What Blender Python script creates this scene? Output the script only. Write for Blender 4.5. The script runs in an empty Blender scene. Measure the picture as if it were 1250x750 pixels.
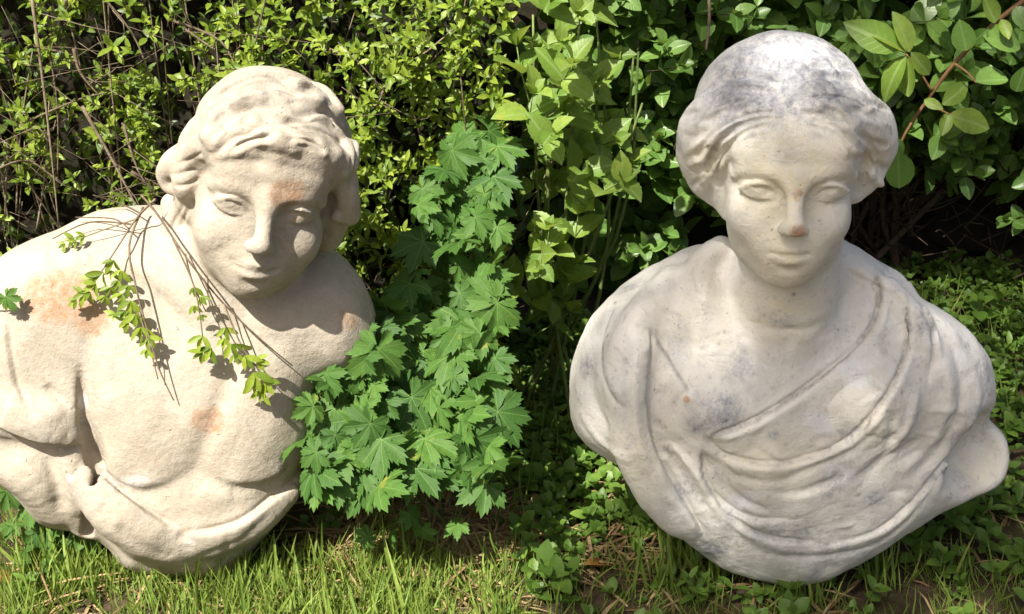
import bpy, bmesh, math, random
import numpy as np
from mathutils import Vector, Matrix

# ----------------------------------------------------------------- camera, sky, sun, exposure
SC = bpy.context.scene
CAM_H, PITCH, FPX, IW, IH = 0.92, math.radians(22.0), 1587.0, 1250.0, 750.0
cam_data = bpy.data.cameras.new('camera')
cam_data.sensor_width = 36.0
cam_data.lens = 36.0 * FPX / IW
cam_data.clip_start, cam_data.clip_end = 0.02, 200.0
cam = bpy.data.objects.new('camera', cam_data)
SC.collection.objects.link(cam)
cam.location = (0, 0, CAM_H)
cam.rotation_euler = (math.pi / 2 - PITCH, 0, 0)
SC.camera = cam

SUN_EL, SUN_AZ = math.radians(51.0), math.radians(-147.0)     # azimuth measured from +Y towards +X
SUN_DIR = Vector((math.sin(SUN_AZ) * math.cos(SUN_EL), math.cos(SUN_AZ) * math.cos(SUN_EL), math.sin(SUN_EL)))
world = bpy.data.worlds.new('World')
SC.world = world
world.use_nodes = True
wn = world.node_tree.nodes
sky = wn.new('ShaderNodeTexSky')
sky.sky_type = 'NISHITA'
sky.sun_disc = False
sky.sun_elevation = SUN_EL
sky.sun_rotation = SUN_AZ
sky.air_density, sky.dust_density, sky.ozone_density = 1.0, 5.0, 0.6
wn['Background'].inputs['Strength'].default_value = 0.052
world.node_tree.links.new(sky.outputs[0], wn['Background'].inputs['Color'])
sun_data = bpy.data.lights.new('sun', 'SUN')
sun_data.energy = 5.0
sun_data.angle = math.radians(0.55)
sun_data.color = (1.0, 0.95, 0.86)
sun = bpy.data.objects.new('sun', sun_data)
SC.collection.objects.link(sun)
sun.rotation_euler = SUN_DIR.to_track_quat('Z', 'Y').to_euler()
SC.view_settings.view_transform = 'Standard'
SC.view_settings.look = 'None'
SC.view_settings.gamma = 1.0
SC.view_settings.use_curve_mapping = False
SC.view_settings.exposure = 1.12
SC.cycles.max_bounces = 8
SC.cycles.transparent_max_bounces = 8
SC.cycles.use_denoising = True

COL = SC.collection
RNG = random.Random(7)
C0 = np.array([0.0, 0.0, CAM_H])
FWD = np.array([0, math.cos(PITCH), -math.sin(PITCH)])
UPV = np.array([0, math.sin(PITCH), math.cos(PITCH)])
RIG = np.array([1.0, 0, 0])

def ray(px, py):
    return FWD + RIG * ((px - IW / 2) / FPX) + UPV * ((IH / 2 - py) / FPX)

def ground(px, py, z=0.0):
    d = ray(px, py)
    return C0 + d * ((z - CAM_H) / d[2])

def at_y(px, py, y):
    d = ray(px, py)
    return C0 + d * (y / d[1])

def project(P):
    P = np.asarray(P, float) - C0
    dep = P @ FWD
    return IW / 2 + FPX * (P @ RIG) / dep, IH / 2 - FPX * (P @ UPV) / dep, dep

def tag(o, label=None, cat=None, group=None, kind=None):
    if label: o['label'] = label
    if cat: o['category'] = cat
    if group: o['group'] = group
    if kind: o['kind'] = kind
    return o

def empty(name, loc, label, cat, group=None):
    o = bpy.data.objects.new(name, None)
    o.empty_display_size = 0.05
    COL.objects.link(o)
    o.location = loc
    return tag(o, label, cat, group)
# ----------------------------------------------------------------- stone carving tools
def catmull(P, closed=False, sub=6):
    P = np.asarray(P, float)
    n = len(P)
    if n < 3 and not closed:
        t = np.linspace(0, 1, sub + 1)[:, None]
        return P[0] * (1 - t) + P[-1] * t
    out = []
    for i in range(n if closed else n - 1):
        if closed:
            p0, p1, p2, p3 = P[(i - 1) % n], P[i], P[(i + 1) % n], P[(i + 2) % n]
        else:
            p0, p1, p2, p3 = P[max(i - 1, 0)], P[i], P[i + 1], P[min(i + 2, n - 1)]
        for j in range(sub):
            t = j / sub
            out.append(0.5 * (2 * p1 + (p2 - p0) * t + (2 * p0 - 5 * p1 + 4 * p2 - p3) * t * t + (3 * p1 - p0 - 3 * p2 + p3) * t ** 3))
    if not closed:
        out.append(P[-1])
    return np.array(out)

def rot(axis, deg):
    a = math.radians(deg); c, s = math.cos(a), math.sin(a)
    return np.array({'x': [[1, 0, 0], [0, c, -s], [0, s, c]], 'y': [[c, 0, s], [0, 1, 0], [-s, 0, c]], 'z': [[c, -s, 0], [s, c, 0], [0, 0, 1]]}[axis])

def poly_sdf(x, y, P):
    """signed distance to a closed polygon, positive inside"""
    d2 = np.full(x.shape, 1e12)
    ins = np.zeros(x.shape, bool)
    n = len(P)
    for i in range(n):
        ax, ay = P[i]; bx, by = P[(i + 1) % n]
        ex, ey = bx - ax, by - ay
        wx, wy = x - ax, y - ay
        t = np.clip((wx * ex + wy * ey) / (ex * ex + ey * ey + 1e-12), 0, 1)
        d2 = np.minimum(d2, (wx - ex * t) ** 2 + (wy - ey * t) ** 2)
        c = ((ay <= y) & (y < by)) | ((by <= y) & (y < ay))
        if ey != 0:
            ins ^= c & (x < ax + ex * (y - ay) / ey)
    return np.where(ins, 1, -1) * np.sqrt(d2)

class Noise:
    def __init__(self, seed, freq, n=14):
        r = np.random.RandomState(seed)
        k = r.normal(size=(n, 3)); k /= np.linalg.norm(k, axis=1)[:, None]
        self.k = k * freq * r.uniform(.5, 1.6, (n, 1)) * 2 * math.pi
        self.p = r.uniform(0, 6.28, n); self.n = n
    def __call__(self, V):
        s = np.zeros(len(V))
        for k, p in zip(self.k, self.p):
            s += np.sin(V @ k + p)
        return s / math.sqrt(self.n)

class Carving:
    def __init__(self, base, lean, mn, mx, h):
        a = math.radians(lean)
        self.B = np.asarray(base, float)
        self.A = np.array([[1, 0, 0], [0, math.sin(a), math.cos(a)], [0, -math.cos(a), math.sin(a)]])   # rows: x, up, front
        self.h = h
        self.ax = [np.arange(mn[i], mx[i] + h, h, dtype=np.float32) for i in range(3)]
        sh = tuple(len(a) for a in self.ax)
        self.F = np.full(sh, 60.0, np.float32)
        self.L = np.zeros(sh, np.uint8)
        self.eye = self.A @ (C0 - self.B) * 1000
    def lray(self, px, py):
        return self.A @ ray(px, py)
    def P(self, px, py, w=0.0):
        d = self.lray(px, py)
        return self.eye + d * ((w - self.eye[2]) / d[2])
    def mmpx(self, px, py, w=0.0):
        p = self.P(px, py, w)
        return float((p - self.eye) @ (self.A @ FWD)) / FPX
    def pix(self, V):
        d = V - self.eye
        dep = d @ (self.A @ FWD)
        return IW / 2 + FPX * (d @ (self.A @ RIG)) / dep, IH / 2 - FPX * (d @ (self.A @ UPV)) / dep, dep
    def box(self, mn, mx):
        sl = []
        for i in range(3):
            a = self.ax[i]
            i0 = max(0, int((mn[i] - a[0]) / self.h)); i1 = min(len(a), int((mx[i] - a[0]) / self.h) + 2)
            if i1 - i0 < 1: return None, None
            sl.append(slice(i0, i1))
        g = (self.ax[0][sl[0]][:, None, None], self.ax[1][sl[1]][None, :, None], self.ax[2][sl[2]][None, None, :])
        return tuple(sl), g
    def put(self, sl, d, k, label, cut):
        F = self.F[sl]
        if cut:
            d = -d
            hh = np.maximum(k - np.abs(F - d), 0) / k
            self.F[sl] = np.maximum(F, d) + hh * hh * k * .25
        else:
            hh = np.maximum(k - np.abs(F - d), 0) / k
            if label is not None:
                L = self.L[sl]; L[d < F] = label
            self.F[sl] = np.minimum(F, d) - hh * hh * k * .25
    def ell(self, c, r, R=None, k=8.0, label=None, cut=False):
        R = np.eye(3) if R is None else R
        r = np.asarray(r, float); c = np.asarray(c, float)
        ext = np.sqrt(((R * r[None, :]) ** 2).sum(1)) + k + 4 * self.h
        sl, g = self.box(c - ext, c + ext)
        if sl is None: return
        q = [g[i] - np.float32(c[i]) for i in range(3)]
        k0 = 0; k1 = 0
        for j in range(3):
            u = q[0] * np.float32(R[0, j]) + q[1] * np.float32(R[1, j]) + q[2] * np.float32(R[2, j])
            u = u / np.float32(r[j]); k0 = k0 + u * u
            u = u / np.float32(r[j]); k1 = k1 + u * u
        k0 = np.sqrt(k0); k1 = np.sqrt(k1) + 1e-6
        self.put(sl, (k0 * (k0 - 1) / k1).astype(np.float32), k, label, cut)
    def chain(self, pts, rad, k=6.0, label=None, cut=False, sub=5):
        pts = np.asarray(pts, float)
        rad = np.broadcast_to(np.asarray(rad, float), (len(pts),))
        Q = catmull(np.column_stack([pts, rad]), False, sub)
        rm = Q[:, 3].max() + k + 3 * self.h
        mn, mx = Q[:, :3].min(0) - rm, Q[:, :3].max(0) + rm
        sl, g = self.box(mn, mx)
        if sl is None: return
        D = np.full(self.F[sl].shape, 60.0, np.float32)
        off = [s.start for s in sl]
        for i in range(len(Q) - 1):
            a, b = Q[i], Q[i + 1]
            s2, g2 = self.box(np.minimum(a, b)[:3] - rm, np.maximum(a, b)[:3] + rm)
            if s2 is None: continue
            e = (b - a)[:3]; ee = float(e @ e) + 1e-9
            q = [g2[j] - np.float32(a[j]) for j in range(3)]
            t = np.clip((q[0] * np.float32(e[0]) + q[1] * np.float32(e[1]) + q[2] * np.float32(e[2])) / np.float32(ee), 0, 1)
            d = np.sqrt((q[0] - t * np.float32(e[0])) ** 2 + (q[1] - t * np.float32(e[1])) ** 2 + (q[2] - t * np.float32(e[2])) ** 2) - (np.float32(a[3]) + t * np.float32(b[3] - a[3]))
            ls = tuple(slice(s2[j].start - off[j], s2[j].stop - off[j]) for j in range(3))
            D[ls] = np.minimum(D[ls], d)
        self.put(sl, D, k, label, cut)
    def pillow(self, poly, Tf, Tb, k=20.0, label=None, wc=0.0, rim=None, smooth=True):
        P3 = np.array([self.P(px, py, wc) for px, py in poly])
        P = catmull(P3[:, :2], True, 4) if smooth else P3[:, :2]
        m = k + 12
        mn = [P[:, 0].min() - m, P[:, 1].min() - m, wc - Tb - m]; mx = [P[:, 0].max() + m, P[:, 1].max() + m, wc + Tf + m]
        sl, g = self.box(mn, mx)
        x, y = np.broadcast_arrays(g[0][:, :, 0], g[1][:, :, 0])
        d2 = poly_sdf(x.astype(float), y.astype(float), P)[:, :, None].astype(np.float32)
        z = g[2] - wc
        rim = rim or Tf
        T = np.where(z > 0, np.float32(Tf), np.float32(Tb))
        e = np.maximum(rim - d2, 0) / rim
        D = (np.sqrt(e * e + (z / T) ** 2) - 1) * np.minimum(np.float32(rim), T)
        self.put(sl, D.astype(np.float32), k, label, False)
    def surf(self, px, py, lift=0.0, w0=260.0, w1=-220.0, default=None):
        d = self.lray(px, py)
        ws = np.arange(w0, w1, -1.2)
        p = self.eye[None] + d[None] * ((ws - self.eye[2]) / d[2])[:, None]
        i = [np.clip(((p[:, j] - self.ax[j][0]) / self.h).round().astype(int), 0, len(self.ax[j]) - 1) for j in range(3)]
        f = self.F[i[0], i[1], i[2]]
        hit = np.nonzero(f < 0)[0]
        if len(hit) == 0:
            j = int(np.argmin(f))
            return self.P(px, py, ws[j] if default is None else default) + (0 if default is None else 0)
        return p[hit[0]] + np.array([0, 0, lift])
    def lock(self, pts, rad, lift=0.0, k=4.0, label=None, cut=False):
        q = [self.surf(p[0], p[1], lift + (p[2] if len(p) > 2 else 0)) for p in pts]
        q = np.array(q)
        if len(q) > 2:
            z = q[:, 2].copy(); z[1:-1] = (q[:-2, 2] + 2 * q[1:-1, 2] + q[2:, 2]) / 4; q[:, 2] = z
        self.chain(q, rad, k, label, cut)
    def polygonise(self):
        F = self.F
        S = F < 0
        nx, ny, nz = F.shape
        c = np.zeros((nx - 1, ny - 1, nz - 1), np.uint8)
        for i in (0, 1):
            for j in (0, 1):
                for k in (0, 1):
                    c += S[i:nx - 1 + i, j:ny - 1 + j, k:nz - 1 + k]
        act = (c > 0) & (c < 8)
        I = np.argwhere(act)
        idx = np.full(act.shape, -1, np.int32)
        idx[act] = np.arange(len(I))
        acc = np.zeros((len(I), 3)); cnt = np.zeros(len(I))
        cs = {}
        for o in [(i, j, k) for i in (0, 1) for j in (0, 1) for k in (0, 1)]:
            cs[o] = F[I[:, 0] + o[0], I[:, 1] + o[1], I[:, 2] + o[2]]
        for o in cs:
            for a in range(3):
                if o[a] == 0:
                    o2 = tuple(1 if b == a else o[b] for b in range(3))
                    f0, f1 = cs[o], cs[o2]
                    m = (f0 < 0) != (f1 < 0)
                    t = np.where(m, f0 / np.where(m, f0 - f1, 1), 0)
                    p = np.tile(np.array(o, float), (len(I), 1)); p[:, a] += t
                    acc += p * m[:, None]; cnt += m
        V = (I + acc / cnt[:, None]) * self.h + np.array([a[0] for a in self.ax])
        lab = self.L[I[:, 0], I[:, 1], I[:, 2]]
        Q = []
        for a in range(3):
            b, c_ = (a + 1) % 3, (a + 2) % 3
            s0 = [slice(None)] * 3; s1 = [slice(None)] * 3
            s0[a] = slice(0, -1); s1[a] = slice(1, None)
            s0[b] = s1[b] = slice(1, -1); s0[c_] = s1[c_] = slice(1, -1)
            x = S[tuple(s0)] != S[tuple(s1)]
            E = np.argwhere(x)
            inside = S[tuple(s0)][x]
            E[:, b] += 1; E[:, c_] += 1
            def cell(db, dc):
                e = E.copy(); e[:, b] -= db; e[:, c_] -= dc
                return idx[e[:, 0], e[:, 1], e[:, 2]]
            q = np.column_stack([cell(1, 1), cell(0, 1), cell(0, 0), cell(1, 0)])
            q[~inside] = q[~inside][:, ::-1]
            Q.append(q)
        Q = np.concatenate(Q)
        Q = Q[(Q >= 0).all(1)]
        return V, Q, lab

class Clay:
    """the carved surface: strokes are drawn on it where the photograph shows them"""
    def __init__(self, carving):
        self.c = carving
        self.V, self.Q, self.lab = carving.polygonise()
        n = len(self.V)
        E = np.concatenate([self.Q[:, [0, 1]], self.Q[:, [1, 2]], self.Q[:, [2, 3]], self.Q[:, [3, 0]]])
        self.E = E
        self.deg = np.bincount(E[:, 0], minlength=n) + np.bincount(E[:, 1], minlength=n) + 1e-9
        self.paint = {}
        self.relax(2)
        self.refresh()
    def relax(self, it=1, w=None, lam=.5):
        n = len(self.V)
        for _ in range(it):
            s = np.zeros_like(self.V)
            for j in range(3):
                s[:, j] = np.bincount(self.E[:, 0], self.V[self.E[:, 1], j], n) + np.bincount(self.E[:, 1], self.V[self.E[:, 0], j], n)
            d = (s / self.deg[:, None] - self.V) * lam
            self.V += d if w is None else d * w[:, None]
    def refresh(self):
        V, Q = self.V, self.Q
        fn = np.cross(V[Q[:, 2]] - V[Q[:, 0]], V[Q[:, 3]] - V[Q[:, 1]])
        N = np.zeros_like(V)
        for j in range(3):
            for i in range(4):
                N[:, j] += np.bincount(Q[:, i], fn[:, j], len(V))
        N /= np.linalg.norm(N, axis=1)[:, None] + 1e-12
        self.N = N
        self.px, self.py, self.dep = self.c.pix(V)
        view = self.c.eye - V
        view /= np.linalg.norm(view, axis=1)[:, None]
        self.face = (N * view).sum(1)
        self.front = self.face > -0.05
        f = self.face > 0
        W, H = 1400, 900
        buf = np.full(W * H, 1e9)
        ix = np.clip((self.px + 120).astype(int) // 2, 0, W - 1); iy = np.clip((self.py + 20).astype(int) // 2, 0, H - 1)
        np.minimum.at(buf, (iy * W + ix)[f], self.dep[f])
        self.buf = buf.reshape(H, W)
        self.vis = f & (self.dep < self.buf[iy, ix] + 9)
    def hit(self, px, py):
        x, y = int(px + 120) // 2, int(py + 20) // 2
        for r in (1, 2, 4, 8, 14):
            y0, x0 = max(0, y - r), max(0, x - r)
            b = self.buf[y0:y + r + 1, x0:x + r + 1]
            if b.size and b.min() < 1e8:
                d = np.median(b[b < 1e8]); break
        else:
            return None
        dr = self.c.lray(px, py)
        return self.c.eye + dr * d / float(dr @ (self.c.A @ FWD))
    def line(self, pts, step=1.5):
        q = catmull(np.asarray(pts, float), False, 8)
        L = np.concatenate([[0], np.cumsum(np.linalg.norm(np.diff(q, axis=0), axis=1))])
        t = np.arange(0, L[-1] + step, step)
        q = np.column_stack([np.interp(t, L, q[:, 0]), np.interp(t, L, q[:, 1])])
        R = [self.hit(*p) for p in q]
        R = np.array([r for r in R if r is not None])
        if len(R) > 6:
            for _ in range(10):
                R[1:-1] = (R[:-2] + 2 * R[1:-1] + R[2:]) / 4
        return q, R
    def near(self, R, rr):
        mn, mx = R.min(0) - rr, R.max(0) + rr
        m = ((self.V > mn) & (self.V < mx)).all(1) & self.front
        i = np.nonzero(m)[0]
        if len(i) == 0: return i, None, None
        D = np.full(len(i), 1e9); T = np.zeros(len(i), int)
        for k in range(len(R)):
            d = ((self.V[i] - R[k]) ** 2).sum(1)
            b = d < D
            D[b] = d[b]; T[b] = k
        D = np.sqrt(D); k = D < rr
        return i[k], D[k], T[k] / max(1, len(R) - 1)
    def stroke(self, pts, r, amp, taper=(.15, .15), p=2.0):
        q, R = self.line(pts)
        if len(R) < 2: return
        i, d, t = self.near(R, r * 2.6)
        if len(i) == 0: return
        w = np.exp(-(d / r) ** p)
        if taper: w *= np.clip(t / max(taper[0], 1e-3), 0, 1) ** .7 * np.clip((1 - t) / max(taper[1], 1e-3), 0, 1) ** .7
        self.V[i] += self.N[i] * (amp * w)[:, None]
    def edge(self, pts, r, amp, side=1, soft=1.4, taper=(.12, .12), under=0.0):
        """raise the surface on one side of a line, falling away over r: the lip of an overlapping fold"""
        q, R = self.line(pts)
        if len(R) < 3: return
        i, d, t = self.near(R, r * 3)
        if len(i) == 0: return
        k = np.clip((t * (len(R) - 1)).astype(int), 1, len(R) - 2)
        qq = np.column_stack(self.c.pix(R)[:2])
        tg = qq[k + 1] - qq[k - 1]
        off = np.column_stack([self.px[i], self.py[i]]) - qq[k]
        s = np.sign(tg[:, 0] * off[:, 1] - tg[:, 1] * off[:, 0]) * side * d      # side=+1: below a stroke drawn left to right
        w = 1 / (1 + np.exp(np.clip(-s / soft, -30, 30))) * np.exp(-np.maximum(s, 0) / r)
        tp = np.clip(t / max(taper[0], 1e-3), 0, 1) * np.clip((1 - t) / max(taper[1], 1e-3), 0, 1)
        disp = amp * w
        if under: disp = disp - under * np.exp(-((s + soft * 1.5) / (soft * 2.2)) ** 2)
        self.V[i] += self.N[i] * (disp * tp)[:, None]
    def dab(self, px, py, r, amp, sx=1.0, ang=0.0):
        h = self.hit(px, py)
        if h is None: return
        m = np.nonzero((np.abs(self.V - h).max(1) < r * max(sx, 1) * 2.5) & self.front)[0]
        d = self.V[m] - h
        a = math.radians(ang)
        u = (d[:, 0] * math.cos(a) - d[:, 1] * math.sin(a)) / sx; v = d[:, 0] * math.sin(a) + d[:, 1] * math.cos(a)
        self.V[m] += self.N[m] * (amp * np.exp(-(u * u + v * v + d[:, 2] ** 2 * .5) / (r * r)))[:, None]
    def mask(self, name):
        return self.paint.setdefault(name, np.zeros(len(self.V)))
    def stain_line(self, name, pts, r, a=1.0):
        q, R = self.line(pts); i, d, t = self.near(R, r * 2.5)
        if len(i): self.mask(name)[i] = np.maximum(self.mask(name)[i], a * np.exp(-(d / r) ** 2))
    def stain(self, name, px, py, r, a=1.0, sx=1.0, ang=0.0, hard=2.0):
        h = self.hit(px, py)
        if h is None: return
        d = self.V - h
        an = math.radians(ang)
        u = (d[:, 0] * math.cos(an) - d[:, 1] * math.sin(an)) / sx; v = d[:, 0] * math.sin(an) + d[:, 1] * math.cos(an)
        w = a * np.exp(-(np.sqrt(u * u + v * v + d[:, 2] ** 2) / r) ** hard) * self.front
        self.paint[name] = np.maximum(self.mask(name), w)
    def region(self, poly, label, dmax=70):
        P = catmull(np.asarray(poly, float), True, 4)
        s = poly_sdf(self.px, self.py, P)
        self.lab[(s > 0) & self.front & (self.dep < self.dmin(dmax))] = label
    def dmin(self, dmax):
        ix = np.clip((self.px + 120).astype(int) // 2, 0, 1399); iy = np.clip((self.py + 20).astype(int) // 2, 0, 899)
        return self.buf[iy, ix] + dmax
    def swell(self, poly, amp, soft=3.0, dmax=60):
        P = catmull(np.asarray(poly, float), True, 4)
        i = np.nonzero(self.front & (self.dep < self.dmin(dmax)))[0]
        s = poly_sdf(self.px[i], self.py[i], P)
        w = 1 / (1 + np.exp(np.clip(-s / soft, -40, 40)))
        self.V[i] += self.N[i] * (amp * w)[:, None]
    def build(self, root, names, materials):
        V = self.V / 1000 @ self.c.A      # to world axes, relative to the base
        N = self.N @ self.c.A
        fl = np.median(self.lab[self.Q], axis=1).astype(int)
        made, under = {}, {'hair': 'head'}
        for k, nm in names.items():
            f = self.Q[fl == k]
            if len(f) == 0: continue
            used, inv = np.unique(f, return_inverse=True)
            me = bpy.data.meshes.new(nm)
            me.vertices.add(len(used)); me.loops.add(len(f) * 4); me.polygons.add(len(f))
            me.vertices.foreach_set('co', V[used].ravel())
            me.loops.foreach_set('vertex_index', inv.ravel().astype(np.int32))
            me.polygons.foreach_set('loop_start', np.arange(0, len(f) * 4, 4, dtype=np.int32))
            me.polygons.foreach_set('use_smooth', np.ones(len(f), bool))
            for an, arr in self.paint.items():
                at = me.attributes.new(an, 'FLOAT', 'POINT')
                at.data.foreach_set('value', arr[used].astype(np.float32))
            me.update(calc_edges=True)
            me.normals_split_custom_set_from_vertices(N[used].tolist())
            me.materials.append(materials)
            o = bpy.data.objects.new(nm, me)
            COL.objects.link(o)
            o.parent = made.get(under.get(nm), root)
            made[nm] = o

def carve_head(c, px, py, w, hs, roll, yaw, pitch, sx=1.0, sy=1.0, lab=1, nose=1.0, jaw=1.0, sock=0.0, cheek=1.0, mouth=1.0):
    """a classical head; returns a function that maps head coordinates (mm, eyes at y=0) to the carving"""
    z = -c.lray(px, py); z /= np.linalg.norm(z)
    x = np.cross([0, 1, 0], z); x /= np.linalg.norm(x)
    R = np.column_stack([x, np.cross(z, x), z]) @ rot('z', roll) @ rot('y', yaw) @ rot('x', pitch)
    O = c.P(px, py, w)
    S = np.array([hs * sx, hs * sy, hs])
    O = O - R @ (np.array([0, 0, 74]) * S)
    T = lambda p: O + R @ (np.asarray(p, float) * S)
    def e(p, r, k=10, cut=False, rl=None): c.ell(T(p), np.asarray(r, float) * S, R if rl is None else R @ rl, k, lab, cut)
    def ch(ps, r, k=5, cut=False): c.chain([T(p) for p in ps], np.asarray(r, float) * hs, k, lab, cut)
    e((0, 38, -14), (72, 78, 92), 2)
    e((0, -22, 16), (63 * jaw, 84, 58), 24)
    e((0, -64, 22), (53 * jaw, 46, 48), 20)
    e((0, -93, 51), (22, 18, 21), 18)
    for s in (-1, 1):
        e((s * 36 * cheek, -38, 46), (24, 26, 25), 20)
        e((s * 25, 38, 57), (32, 30, 22), 22)
        e((s * 32, -1, 95 + sock), (19, 11.5, 20), 15, True, rot('z', s * -8))
        e((s * 17, 0, 92), (7, 9, 12), 9, True)
        ch([(s * 54, 7, 48), (s * 43, 16, 63), (s * 28, 19, 73), (s * 13, 15, 78), (s * 5, 6, 81)], [4, 5, 5.5, 5.5, 5], 10)
        e((s * 31.5, -1.5, 58), (16.5, 13.5, 16.5), 3)
    for s in (-1, 1):
        ch([(s * 16, -5, 69.5), (s * 22, 3.5, 74.5), (s * 31, 6.8, 76), (s * 41, 4, 72), (s * 50, -4.5, 61)], [1.8, 2.3, 2.5, 2.4, 2.2], 2.5)
        ch([(s * 16, -5, 69.5), (s * 23, -9, 72), (s * 32, -10.5, 71.5), (s * 42, -8.5, 66.5), (s * 50, -4.5, 60)], [1.4, 1.7, 1.9, 1.8, 1.5], 3)
    n = nose
    ch([(0, 18, 77), (0, 3, 81), (0, -14 * n, 88.5), (0, -30 * n, 96.5)], [9, 8.4, 8.6, 8.8], 9)
    e((0, -33.5 * n, 94), (8.2, 7.2, 8.4), 8)
    for s in (-1, 1):
        e((s * 8.8, -37.5 * n, 88.5), (5.8, 5.8, 8.5), 9)
        e((s * 5.4, -44.8 * n, 94), (2.8, 3.6, 5), 3, True)
    e((0, -66, 58), (31, 27, 24), 16)
    m = mouth
    ch([(-25 * m, -65.5, 70 + 5 * (1 - m)), (-13 * m, -62.5, 78), (-4 * m, -59.5, 82), (0, -60.5, 82), (4 * m, -59.5, 82), (13 * m, -62.5, 78), (25 * m, -65.5, 70 + 5 * (1 - m))], [1.6, 3.4, 4.0, 3.8, 4.0, 3.4, 1.6], 5)
    ch([(-19 * m, -69, 72 + 4 * (1 - m)), (-8 * m, -72.5, 78.5), (0, -73.5, 80), (8 * m, -72.5, 78.5), (19 * m, -69, 72 + 4 * (1 - m))], [2, 4.4, 5.0, 4.4, 2], 5)
    ch([(-26 * m, -65.5, 74.5 + 6 * (1 - m)), (-12 * m, -66, 82.5), (0, -66.8, 86), (12 * m, -66, 82.5), (26 * m, -65.5, 74.5 + 6 * (1 - m))], [1.5, 1.5, 1.8, 1.5, 1.5], 2.5, True)
    e((0, -83, 85), (13, 5, 8), 8, True)
    ch([(0, -49, 94), (0, -56, 90)], [2.0, 2.2], 3, True)
    return T, R, hs
# ----------------------------------------------------------------- materials
def new_mat(name):
    m = bpy.data.materials.new(name); m.use_nodes = True
    nt = m.node_tree
    return m, nt, nt.nodes, nt.links, nt.nodes['Principled BSDF']

def mixc(nt, fac, a, b, mode='MIX'):
    n = nt.nodes.new('ShaderNodeMix'); n.data_type = 'RGBA'; n.blend_type = mode
    for sock, v in ((0, fac), (6, a), (7, b)):
        if isinstance(v, (int, float)): n.inputs[sock].default_value = v
        elif isinstance(v, tuple): n.inputs[sock].default_value = (*v, 1)
        else: nt.links.new(v, n.inputs[sock])
    return n.outputs[2]

def math_(nt, op, a, b=0.0, clamp=False):
    n = nt.nodes.new('ShaderNodeMath'); n.operation = op; n.use_clamp = clamp
    for i, v in enumerate((a, b)):
        if isinstance(v, (int, float)): n.inputs[i].default_value = v
        else: nt.links.new(v, n.inputs[i])
    return n.outputs[0]

def noise_(nt, vec, scale, detail=4, rough=.55, dist=0.0):
    n = nt.nodes.new('ShaderNodeTexNoise')
    n.inputs['Scale'].default_value = scale; n.inputs['Detail'].default_value = detail
    n.inputs['Roughness'].default_value = rough; n.inputs['Distortion'].default_value = dist
    if vec is not None: nt.links.new(vec, n.inputs['Vector'])
    return n.outputs['Fac']

def ramp_(nt, fac, lo, hi, a=0.0, b=1.0):
    n = nt.nodes.new('ShaderNodeMapRange'); n.interpolation_type = 'SMOOTHSTEP'
    nt.links.new(fac, n.inputs[0])
    for i, v in enumerate((lo, hi, a, b)): n.inputs[i + 1].default_value = v
    return n.outputs[0]

def attr_(nt, name):
    n = nt.nodes.new('ShaderNodeAttribute'); n.attribute_name = name
    return n.outputs['Fac']

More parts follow.
